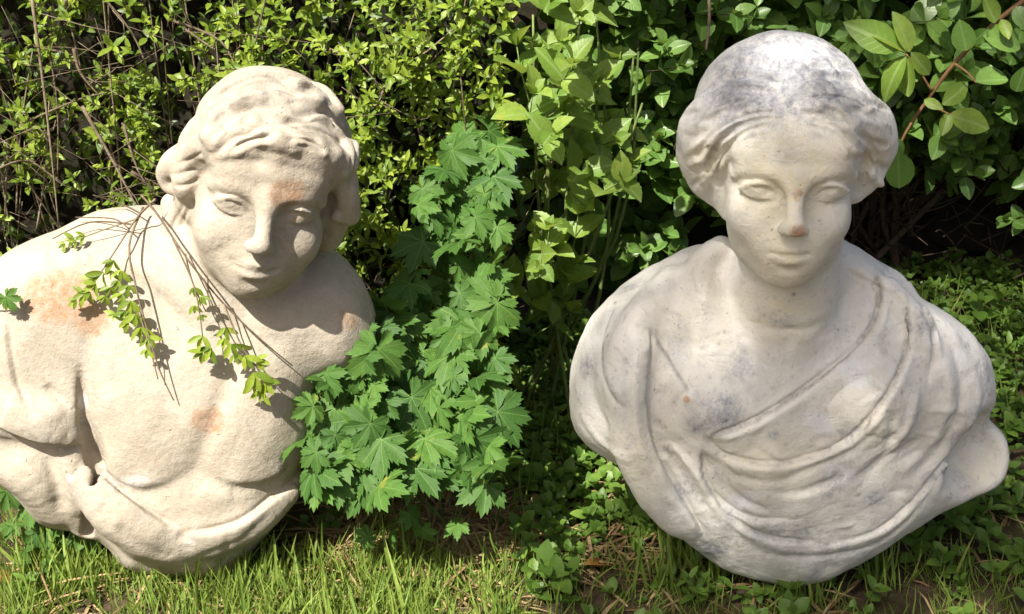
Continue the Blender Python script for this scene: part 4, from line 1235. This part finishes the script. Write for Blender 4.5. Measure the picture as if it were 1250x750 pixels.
def left_hedge():
    s = small_leaf_shrub('twiggy_shrub', 'sparse twiggy shrub with bare stems behind the beige bust\'s raised shoulder', -1.35, -.36, lambda x: .98, 2300, 3600, 46, 51, True, .0225,
        extra=[((38, -10), (72, 280), 1.66), ((120, -10), (185, 100), 1.66), ((60, 60), (70, 230), 1.69), ((90, 60), (122, 118), 1.67), ((210, 25), (290, 90), 1.67), ((225, 35), (262, 60), 1.66), ((0, 205), (75, 225), 1.64), ((10, 170), (5, 290), 1.7),
               ((100, 130), (170, 260), 1.68), ((30, 150), (150, 110), 1.68), ((150, 150), (190, 240), 1.66), ((45, 280), (60, 120), 1.69), ((20, 260), (40, 60), 1.7), ((80, 0), (100, 90), 1.7), ((160, 210), (240, 240), 1.64)])
    lumpy_box('inner_thicket_shade', (-1.6, 1.97, -.02), (-.36, 2.5, 1.12), .05, .035, M['thicket_shade'], s, 61)  # dark core behind the twigs, its shade put in as colour
    s = small_leaf_shrub('dense_shrub', 'dense yellow-green small-leaved shrub beside and behind the beige bust\'s head', -.36, -.012, lambda x: .80 - .1 * max(0, (x + .12) / .12), 800, 2200, 18, 52, False, .0225,
        extra=[((402, 60), (470, 120), 1.70), ((540, 60), (500, 100), 1.68), ((470, 90), (560, 30), 1.7), ((470, 105), (455, 130), 1.68)])
    lumpy_box('inner_thicket_shade', (-.355, 1.93, -.02), (-.03, 2.3, .74), .04, .03, M['thicket_shade'], s, 63)

def broad_leaf_shrub():
    r = random.Random(71)
    root = empty('broad_leaved_shrub', (.62, 2.5, 0), 'dark green shrub with rounded leaves filling the background behind the white bust', 'shrub')
    wob = Noise(72, 1 / .28)
    leaves, inner, tw = [], [], Tubes()
    def bottom(x): return .02 if x < .28 else (.02 + (x - .28) * 1.0 if x < .52 else (.26 if x < .95 else .16))
    def yf(x, z): return 2.20 + .055 * float(wob(np.array([[x, 1., z]]))[0]) - .16 * (z - .35)
    for _ in range(640):
        x = r.uniform(.04, 1.35); z = bottom(x) + r.uniform(0, 1) * (1.0 - bottom(x))
        y = yf(x, z) + abs(r.gauss(0, .06))
        d = np.array([r.gauss(-.1, .55), -.6 + r.gauss(0, .35), .45 + r.gauss(0, .4)])
        sprig(r, (x, y, z), d, r.uniform(.040, .066), r.choice((2, 2, 3)), .55, .95, leaves, tw, .0012, 3, .7)
    for _ in range(2600):
        x = r.uniform(-.02, 1.4); z = bottom(x) + r.uniform(0, 1) * (1.05 - bottom(x)); y = yf(x, z) + r.uniform(.08, .34)
        inner.append(Leaf((x, y, z), rv(r), rv(r) + np.array([0, -.5, .7]), r.uniform(.045, .07), r.randrange(3)))
    big, rest = biggest(leaves, 300)
    single_leaves(big, OVATE, 'ovate_leaf', M['ovate_leaf'], root)
    merged('foliage', rest, OVATE, M['ovate_leaf'], root)
    merged('inner_foliage', inner, OVATE, M['ovate_leaf'], root)
    for i in range(16):
        x = r.uniform(.5, .98); a = r.gauss(0, .12)
        one_tube('stem', [(.72 + r.gauss(0, .09), 2.52 + r.gauss(0, .05), -.02), (x * .5 + .36, 2.46, .16), (x + a, 2.36 + r.gauss(0, .05), .5)], r.uniform(.006, .012), .004, M['dark_twig'], root, 6, 4)
    for i in range(70):
        a = np.array([r.uniform(.5, 1.0), 2.42 + r.gauss(0, .05), r.uniform(.05, .3)])
        tw.add([a, a + rv(r, .05), a + np.array([r.gauss(0, .1), r.gauss(-.05, .06), r.uniform(.0, .16)])], .002, .0009, 3, 2)
    tw.build('twig_mass', M['dark_twig'], root, 'stuff')
    lumpy_box('inner_thicket_shade', (-.02, 2.62, -.02), (1.6, 3.2, 1.25), .06, .05, M['thicket_shade'], root, 73)
    # one hanging stem seen beside the head
    one_tube('stem', [at_y(864, -20, 2.02), at_y(866, 20, 2.0), at_y(862, 62, 1.99)], .0032, .002, M['twig'], root, 6, 4)
    return root

def pale_shrub():
    r = random.Random(81)
    root = empty('pale_leaved_shrub', (.07, 1.82, 0), 'sunlit pale green shrub with toothed leaves between the two busts', 'shrub')
    leaves, tw = [], Tubes()
    for _ in range(62):
        px, py = r.uniform(634, 730), r.uniform(-30, 430)
        if px > 690 and r.random() < .6: continue
        y = r.uniform(1.62, 1.95)
        p = at_y(px, py, y)
        d = np.array([r.gauss(.3, .4), -.5 + r.gauss(0, .35), .5 + r.gauss(0, .4)])
        sprig(r, p, d, r.uniform(.032, .07), 2, .6, .95, leaves, tw, .0014, 1, .8)
    big, rest = biggest(leaves, 300)
    single_leaves(big, SERR, 'toothed_leaf', M['pale_leaf'], root)
    merged('foliage', rest, SERR, M['pale_leaf'], root)
    tw.build('twig_mass', M['green_stem'], root, 'stuff')
    for i in range(9):
        x = r.uniform(.04, .16); one_tube('stem', [(.06 + r.gauss(0, .03), 1.84 + r.gauss(0, .03), -.02), (x, 1.8, .3), (x + r.gauss(0, .03), 1.74, r.uniform(.5, .66))], .004, .0015, M['green_stem'], root, 5, 4)

def overhanging_branch():
    r = random.Random(91)
    Y = 1.74
    root = empty('overhanging_branch', tuple(at_y(1300, -60, Y)), 'leafy arching branch with yellow-green tips hanging in at the upper right', 'branch')
    main = [(1340, -70), (1262, -8), (1215, 28), (1165, 78), (1135, 118), (1108, 158), (1092, 192)]
    one_tube('stem', [at_y(x, y, Y + .0002 * (1250 - x)) for x, y in main], .0042, .0018, M['red_stem'], root, 7, 5)
    spec = [((1106, 66), (1052, 46), .9), ((1106, 68), (1064, 126), .9), ((1108, 66), (1112, 122), .7), ((1100, 60), (1030, 26), 1.0), ((1110, 64), (1092, 8), .9), ((1112, 64), (1140, 96), .7),
            ((1128, 122), (1150, 132), .8), ((1150, 128), (1192, 96), 1.0), ((1158, 140), (1222, 158), .9), ((1158, 138), (1148, 170), .8), ((1215, 28), (1196, -10), .8), ((1222, 24), (1232, 52), .8), ((1206, 36), (1182, 56), .8), ((1240, 8), (1256, 36), .9),
            ((1180, 62), (1170, 20), .9), ((1100, 170), (1078, 205), .8), ((1096, 186), (1098, 236), .9), ((1200, 44), (1252, 60), .9), ((1190, 100), (1236, 96), .9), ((1240, 112), (1252, 80), .8)]
    one_tube('stem', [at_y(1138, 112, Y), at_y(1120, 84, Y - .005), at_y(1106, 66, Y - .01)], .002, .0012, M['red_stem'], root, 5, 4)
    one_tube('stem', [at_y(1128, 128, Y), at_y(1146, 134, Y - .005), at_y(1160, 140, Y - .01)], .002, .0012, M['red_stem'], root, 5, 4)
    one_tube('stem', [at_y(1165, 78, Y), at_y(1182, 90, Y - .005), at_y(1192, 102, Y - .01)], .002, .0012, M['red_stem'], root, 5, 4)
    lv = []
    for a, b, w in spec:
        o = at_y(*a, Y - .008); t = at_y(*b, Y - .008 - r.uniform(-.02, .03))
        lv.append(Leaf(o, t - o, np.array([r.gauss(-.2, .3), -.7, .6]) + rv(r, .25), float(np.linalg.norm(t - o)) * .9, r.randrange(3)))
    single_leaves(lv[:12], ELLIP, 'branch_leaf', M['pale_leaf'], root)
    single_leaves(lv[12:], OVATE, 'branch_leaf', M['ovate_leaf'], root)

# ----------------------------------------------------------------- herbs on the ground
def geranium(root_px, leaf_px, label, seed, y0, size=(.046, .092), group=None):
    r = random.Random(seed)
    g = ground(*root_px)
    root = empty('geranium_plant', tuple(g), label, 'plant', group)
    lv, stalks = [], []
    for px, py in leaf_px:
        h = (ground(px, py)[1], 0)
        y = y0(px, py) + r.uniform(-.02, .02)
        p = at_y(px, py, y)
        if p[2] < .02: p = ground(px, py, .025)
        n = np.array([r.gauss(-.25, .4), -.62 + r.gauss(0, .3), .7 + r.gauss(0, .25)])
        d = np.array([r.gauss(0, .7), -.5 + r.gauss(0, .4), -.45 + r.gauss(0, .4)])
        l = Leaf(p, d, n, r.uniform(*size), r.randrange(8))
        lv.append(l)
        mid = (g + p) / 2 + rv(r, .012) + np.array([0, .02, .02])
        stalks.append(one_tube('stalk', [g + rv(r, .012) * np.array([1, 1, 0]), mid, p - l.n * .001], .0016, .0010, M['green_stem'], root, 5, 4))
    single_leaves(lv, PALM, 'palmate_leaf', M['geranium_leaf'], root, 'leaf', stalks)

def geraniums():
    r = random.Random(101)
    poly = np.array([(505, 330), (512, 290), (508, 235), (532, 200), (580, 155), (608, 150), (608, 592), (560, 594), (500, 590), (430, 600), (392, 598), (368, 560), (372, 500), (366, 450), (392, 420), (440, 400), (460, 385), (488, 352)], float)
    pts = []
    tries = 0
    while len(pts) < 175 and tries < 9000:
        tries += 1
        x, y = r.uniform(360, 610), r.uniform(140, 602)
        if poly_sdf(np.array([x]), np.array([y]), poly)[0] < 0: continue
        if all((x - a) ** 2 + (y - b) ** 2 > 21 ** 2 for a, b in pts): pts.append((x, y))
    pts += [(478, 392), (470, 372), (494, 372), (500, 346), (482, 410), (392, 440), (402, 468), (440, 408), (410, 425), (450, 430), (430, 450), (462, 402)]
    yy = lambda px, py: 1.30 + .33 * min(1, max(0, (590 - py) / 420)) + (.03 if px > 470 else -.03 * max(0, min(1, (480 - py) / 60)))
    cent = {'geranium with jagged leaves overlapping the beige bust\'s chest': ((415, 560), (410, 460)), 'geranium at the foot of the clump beside the beige bust\'s base': ((440, 600), (430, 555)),
            'geranium in the middle of the leafy clump right of the beige bust': ((510, 575), (510, 440)), 'geranium at the lower right of the clump, above the dry brown leaf': ((555, 590), (570, 540)),
            'geranium at the clump\'s right edge, level with the beige bust\'s chest': ((590, 560), (590, 400)), 'tallest geranium, its leaves reaching up into the yellow-green shrub': ((560, 545), (560, 250)),
            'geranium behind the shaded shoulder of the beige bust': ((500, 550), (490, 330))}
    sets = {k: [] for k in cent}
    for p in pts:
        k = min(cent, key=lambda c: (p[0] - cent[c][1][0]) ** 2 + (p[1] - cent[c][1][1]) ** 2)
        sets[k].append(p)
    for i, k in enumerate(cent):
        geranium(cent[k][0], sets[k], k, 110 + i, yy)
    geranium((75, 640), [(45, 650), (60, 628), (98, 632), (70, 668), (38, 618), (14, 640), (30, 672), (104, 652), (52, 690), (88, 660), (8, 600), (20, 572), (58, 648)], 'low geranium in the grass below the beige bust\'s draped arm', 131, lambda px, py: 1.40, (.036, .052))
    geranium((540, 640), [(478, 650), (516, 646), (450, 655), (560, 640), (500, 628)], 'small drooping geranium seedling on the bare soil in front of the clump', 132, lambda px, py: 1.36, (.03, .045))

def weeds():
    r = random.Random(141)
    spots = [('leafy weed nearest the bottom centre edge, on the shaded soil', 660, 715, .034, 4), ('lobed weed on the soil beside the white petals', 655, 600, .034, 4), ('broad weed touching the white bust\'s lower left edge', 772, 628, .04, 4),
             ('weed on dark soil directly below the white bust\'s sleeve', 712, 545, .03, 3), ('weed in the ground cover left of the white bust\'s sleeve', 650, 470, .03, 4), ('pale weed under the sunlit pale shrub', 672, 436, .03, 4),
             ('small weed in the turf before the white bust\'s lower tip', 880, 738, .026, 3), ('weed under the white bust\'s projecting right-hand lobe', 1165, 645, .036, 4), ('weed at the lower right, beside the long grass tuft', 1120, 700, .03, 3),
             ('leafy weed at the right edge below the white bust\'s lobe', 1228, 640, .036, 4), ('weed in the bottom right corner', 1238, 712, .032, 3), ('bright weed at the right edge, level with the white bust\'s shoulder', 1238, 430, .036, 5),
             ('weed close against the white bust\'s right-hand shoulder', 1205, 400, .036, 5), ('weed at the right edge just above the white bust\'s lobe', 1243, 530, .034, 4), ('small weed on bare soil at the foot of the dark shrub', 1215, 348, .03, 4),
             ('weed behind the cloak on the white bust\'s shoulder', 1150, 356, .034, 4), ('clover-like weed in the sunlit lawn below the beige bust', 400, 655, .024, 3), ('weed in the sunlit lawn at the bottom left', 70, 715, .022, 3)]
    for label, px, py, size, k in spots:
        g = ground(px, py)
        root = empty('weed_plant', tuple(g), label, 'weed', 'weeds around the busts')
        wide = r.random() < .6
        for i in range(k):
            d = np.array([r.gauss(0, .45), r.gauss(-.15, .45), 1]); lv, tw = [], Tubes()
            sprig(r, g + np.array([r.gauss(0, .018), r.gauss(0, .018), 0]), d, size * r.uniform(.8, 1.2), r.choice((2, 3)), .5, 1.1, lv, tw, .0011, 2, 1.2)
            st = tw.build('stalk', M['green_stem'], root)
            single_leaves(lv, OVATE if wide else LANCE, 'weed_leaf_wide' if wide else 'weed_leaf_slim', M['weed_leaf'], root, 'leaf', [st] * len(lv))
    lv = []
    for _ in range(2300):
        zone = r.random()
        if zone < .5: x, y = r.uniform(.42, 1.0), r.uniform(1.5, 2.5)
        elif zone < .8: x, y = r.uniform(0, .25), r.uniform(1.45, 2.2)
        else: x, y = r.uniform(0, .8), r.uniform(1.15, 1.5)
        if zone > .8 and r.random() < .5: continue
        sprig(r, (x, y, 0), np.array([r.gauss(0, .5), r.gauss(-.1, .5), 1]), r.uniform(.014, .03), r.choice((1, 2, 2)), .6, 1.1, lv, None, .001, 2, 1.2)
    o = merged('ground_cover', lv, OVATE, M['weed_leaf'])
    tag(o, 'low green ground cover leaves spreading over the shaded soil', 'ground cover')

def tufts():
    r = random.Random(151)
    for label, px, py, n, h in [('upright grass tuft against the white bust\'s lower left edge', 860, 712, 46, .085), ('thin arching grass tuft at the bottom left of the white bust', 815, 722, 30, .08),
                                ('grass tuft at the lower right of the white bust', 1075, 715, 30, .065), ('long grass tuft beside the beige bust\'s draped arm', 118, 668, 26, .09),
                                ('grass tuft by the soil below the white bust\'s tip', 985, 738, 26, .06)]:
        g = ground(px, py)
        root = empty('grass_tuft', tuple(g), label, 'grass')
        bl = []
        for i in range(n):
            d = np.array([r.gauss(0, .5), r.gauss(-.1, .3), 1])
            bl.append(Leaf(g + np.array([r.gauss(0, .014), r.gauss(0, .01), -.003]), d, np.array([d[0], d[1] - .4, .5]), h * r.uniform(.5, 1.15), r.randrange(3)))
        merged('blades', bl, BLADE, M['grass_blade'], root)

def litter_things():
    r = random.Random(161)
    for label, px, py, a, s in [('curled orange-brown dry leaf at the foot of the geraniums', 545, 608, .4, .045), ('brown dry leaf lying on the soil left of the white bust', 748, 690, 2.0, .04),
                                ('small brown leaf in the grass at the bottom left corner', 12, 712, 1.0, .03), ('dry brown leaf on the litter below the geraniums\' right edge', 596, 625, 2.6, .035),
                                ('brown leaf under weeds right of the white bust', 1195, 590, 1.2, .035)]:
        g = ground(px, py, .014)
        V, F, U = OVATE[1]
        V = V.copy(); V[:, 2] += .5 * (V[:, 0] ** 2) * 3 - .12 * np.sin(V[:, 1] * 4); V *= s
        o = link('dry_leaf', mesh_from('dry_leaf', V, F, M['dry_leaf'], U), None, tuple(g))
        sol = o.modifiers.new('thickness', 'SOLIDIFY'); sol.thickness = .0006
        o.rotation_euler = (.5, .2, a); tag(o, label, 'dry leaf')
    for label, p, q, lift in [('short dark stick leaning on the beige bust\'s base', (222, 700), (238, 668), .0), ('thin dark dead stem standing before the beige bust\'s drapery', (150, 690), (136, 612), .0), ('dry pale stalk crossing the grass at the bottom left', (20, 655), (64, 735), .02)]:  # the thin dark stem draws a grass blade shadow as an object
        a = ground(*p); b = at_y(*q, a[1] - .01 + lift) if lift == 0 else ground(*q, .03)
        t = Tubes(); t.add([a, (a + b) / 2 + np.array([.004, 0, .006]), b], .0022, .0012, 6, 4)
        V = np.concatenate(t.V) - a
        o = link('stick', mesh_from('stick', V, t.F, M['dark_twig' if 'dark' in label else 'straw']), None, tuple(a)); tag(o, label, 'stick')
    for label, px, py in [('tiny white petal on the soil near the white bust\'s sleeve', 692, 612), ('tiny white fleck on the dark soil lower left of the white bust', 701, 596)]:
        g = ground(px, py, .012)
        V, F, U = OVATE[2]
        o = link('petal', mesh_from('petal', V * .014, F, M['petal'], U), None, tuple(g)); o.rotation_euler = (.3, -.2, px); tag(o, label, 'petal')

def trailing_twigs(clay):
    """leafy twigs hanging over the youth's shoulder and chest, a few centimetres clear of the stone"""
    c = clay.c
    def on(px, py, lift):
        h = clay.hit(px, py)
        if h is None: return at_y(px, py, 1.45)
        return c.B + (h + np.array([-.2, .25, 1.0]) * lift) / 1000 @ c.A
    r = random.Random(171)
    def twig(label, path, spots, lifts, sub=()):
        P = [on(x, y, l) for (x, y), l in zip(path, lifts)]
        root = empty('trailing_twig', tuple(P[0]), label, 'twig')
        one_tube('stem', P, .0015, .0007, M['twig'], root, 5, 5)
        for s in sub:
            one_tube('stem', [on(x, y, l) for x, y, l in s], .0011, .0006, M['twig'], root, 4, 4)
        lv = []
        more = [(x + 13 * math.cos(math.radians(ang + w)), y + 13 * math.sin(math.radians(ang + w)), l * .9, s * .8, ang + w) for x, y, l, s, ang in spots for w in (r.uniform(-50, 50),)]
        for x, y, l, s, ang in list(spots) + more:
            o = on(x, y, l)
            for k in (-1, 1):
                a = math.radians(ang) + k * r.uniform(.6, .95)
                d = np.array([math.cos(a), -.25 + r.gauss(0, .15), -math.sin(a)])
                lv.append(Leaf(o, d, np.array([-.25, -.8, .45]) + rv(r, .25), s * r.uniform(.8, 1.15), r.randrange(2)))
            lv.append(Leaf(o, np.array([math.cos(math.radians(ang)), -.2, -math.sin(math.radians(ang))]), np.array([-.2, -.8, .5]) + rv(r, .2), s * r.uniform(.8, 1.1), 0))
        single_leaves(lv, LANCE, 'hedge_leaf', M['hedge_leaf'], root)
    twig('leafy twig hanging straight down the beige bust\'s chest', [(190, 255), (172, 300), (180, 350), (192, 400), (204, 450), (216, 488)],
         [(170, 348, 24, .018, 100), (174, 366, 26, .02, 100), (180, 382, 27, .021, 95), (186, 398, 26, .02, 95), (192, 412, 22, .016, 90), (166, 378, 24, .016, 120)], [30, 26, 26, 24, 18, 8], [[(184, 380, 26), (194, 430, 18), (198, 462, 10)]])
    twig('long bare-topped twig slanting under the beige bust\'s chin to its chest', [(186, 240), (205, 262), (245, 318), (285, 370), (330, 415), (362, 446)],
         [(262, 408, 30, .02, 110), (272, 422, 30, .019, 120), (288, 398, 28, .017, 80), (296, 418, 30, .02, 70), (312, 432, 30, .021, 60), (322, 452, 28, .024, 75), (334, 462, 26, .022, 60), (250, 350, 26, .014, 90), (250, 372, 26, .012, 90)],
         [26, 26, 30, 26, 22, 12], [[(225, 292, 28), (250, 350, 26), (262, 410, 30)], [(262, 340, 28), (290, 400, 28), (318, 448, 28)], [(240, 310, 28), (246, 345, 22), (258, 380, 14)], [(285, 370, 26), (310, 425, 28), (340, 465, 24)]])
    twig('bushy leafy twig lying over the beige bust\'s left-hand shoulder', [(205, 245), (180, 268), (158, 300), (136, 332), (110, 360)],
         [(152, 318, 22, .018, 130), (140, 332, 24, .02, 140), (130, 346, 22, .019, 150), (114, 358, 18, .017, 160), (160, 330, 22, .016, 100), (146, 350, 20, .015, 120), (112, 288, 14, .013, 160), (98, 292, 12, .013, 180)],
         [30, 26, 24, 22, 14], [[(180, 268, 24), (140, 280, 18), (92, 296, 10)], [(175, 275, 24), (120, 272, 18), (70, 292, 10)], [(170, 280, 24), (150, 268, 22), (100, 266, 14)], [(185, 262, 26), (160, 250, 24), (130, 240, 30)]])
    h = [on(-30, 372, 10), on(-6, 368, 16), on(20, 362, 20)]
    root = empty('leaf_stalk', tuple(h[0]), 'single jagged green leaf on the beige bust\'s shoulder at the left edge', 'leaf')
    st = one_tube('stalk', h, .0011, .0008, M['green_stem'], root, 4, 4)
    single_leaves([Leaf(h[2], (.5, -.3, -.7), (-.3, -.8, .5), .034, 1)], PALM, 'palmate_leaf', M['geranium_leaf'], root)

# ----------------------------------------------------------------- unseen tree added to shade the right-hand bust, behind and above the camera
def added_shade_tree():
    r = random.Random(181)
    S = np.array(SUN_DIR)
    Z = TREE_Z
    base = np.array([-.9, -3.3, 0.])
    root = empty('added_shade_tree', tuple(base), 'leafy tree added out of view to shade the white bust', 'tree')
    tp = base + np.array([-.6, .5, Z - .9])
    one_tube('trunk', [base, base + [.05, .06, 1.6], base + [-.2, .2, 3.4], tp], .17, .08, M['bark'], root, 12, 6)
    # the crown's edge, so that its shade begins between the two busts
    edge = [(.04, 1.0, 0), (.04, 1.2, 0), (.04, 1.35, 0), (.05, 1.37, .2), (.05, 1.32, .55), (.17, 1.72, .65), (.29, 1.85, .5), (.33, 2.1, .3), (.36, 2.6, .3), (1.3, 2.6, .3), (1.45, 1.6, 0), (1.2, .85, 0), (.2, .8, 0)]
    poly = np.array([(np.array(p) + S * ((Z - p[2]) / S[2]))[:2] for p in edge])
    lo, hi = poly.min(0), poly.max(0)
    holes = SHADE_HOLES
    lv = []
    cell = .0375
    grid = [(lo[0] + (i + r.uniform(.0, 1)) * cell, lo[1] + (j + r.uniform(.0, 1)) * cell) for i in range(int((hi[0] - lo[0]) / cell) + 1) for j in range(int((hi[1] - lo[1]) / cell) + 1) for _ in range(2)]
    for x, y in grid:
        d = poly_sdf(np.array([x]), np.array([y]), poly)[0]
        if d < r.gauss(.0, .012): continue
        if y > hi[1] - .5 and r.random() < .6: continue
        if any((x - a) ** 2 + (y - b) ** 2 < (q * r.uniform(.8, 1.15)) ** 2 for a, b, q in holes): continue
        p = np.array([x, y, Z]) + S * r.gauss(0, .25)
        lv.append(Leaf(p, rv(r), S * .8 + rv(r, .5), r.uniform(.045, .075), r.randrange(3)))
    merged('crown', lv, OVATE, M['canopy_leaf'], root)
    for i in range(14):
        x, y = r.uniform(lo[0] + .3, hi[0] - .2), r.uniform(lo[1] + .2, hi[1] - .2)
        e = np.array([x, y, Z + r.gauss(0, .12)])
        one_tube('limb', [tp, (tp + e) / 2 + rv(r, .1), e], .035, .006, M['bark'], root, 6, 5)
# ----------------------------------------------------------------- build everything
SHADE_HOLES, TREE_Z = [], 6.0
def sun_hole(p, rad):
    t = (TREE_Z - p[2]) / SUN_DIR[2]
    SHADE_HOLES.append((p[0] + SUN_DIR[0] * t, p[1] + SUN_DIR[1] * t, rad))
build_ground()
youth, youth_clay = youth_bust(M['beige_stone'])
lady, lady_clay = lady_bust(M['white_stone'])
for px, py, rad in [(950, 64, .045), (985, 58, .04), (1042, 88, .035)]:
    h = lady_clay.hit(px, py); sun_hole(lady_clay.c.B + h / 1000 @ lady_clay.c.A, rad)
for a in [(1075, 50, 1.74, .05), (1105, 95, 1.74, .05), (1195, 150, 1.73, .05), (1190, 400, 2.1, .10), (1230, 470, 1.9, .09)]:
    sun_hole(at_y(*a[:3]), a[3])
left_hedge()
broad_leaf_shrub()
pale_shrub()
added_shade_tree()
geraniums()
trailing_twigs(youth_clay)
overhanging_branch()
grass_and_litter()
weeds()
tufts()
litter_things()
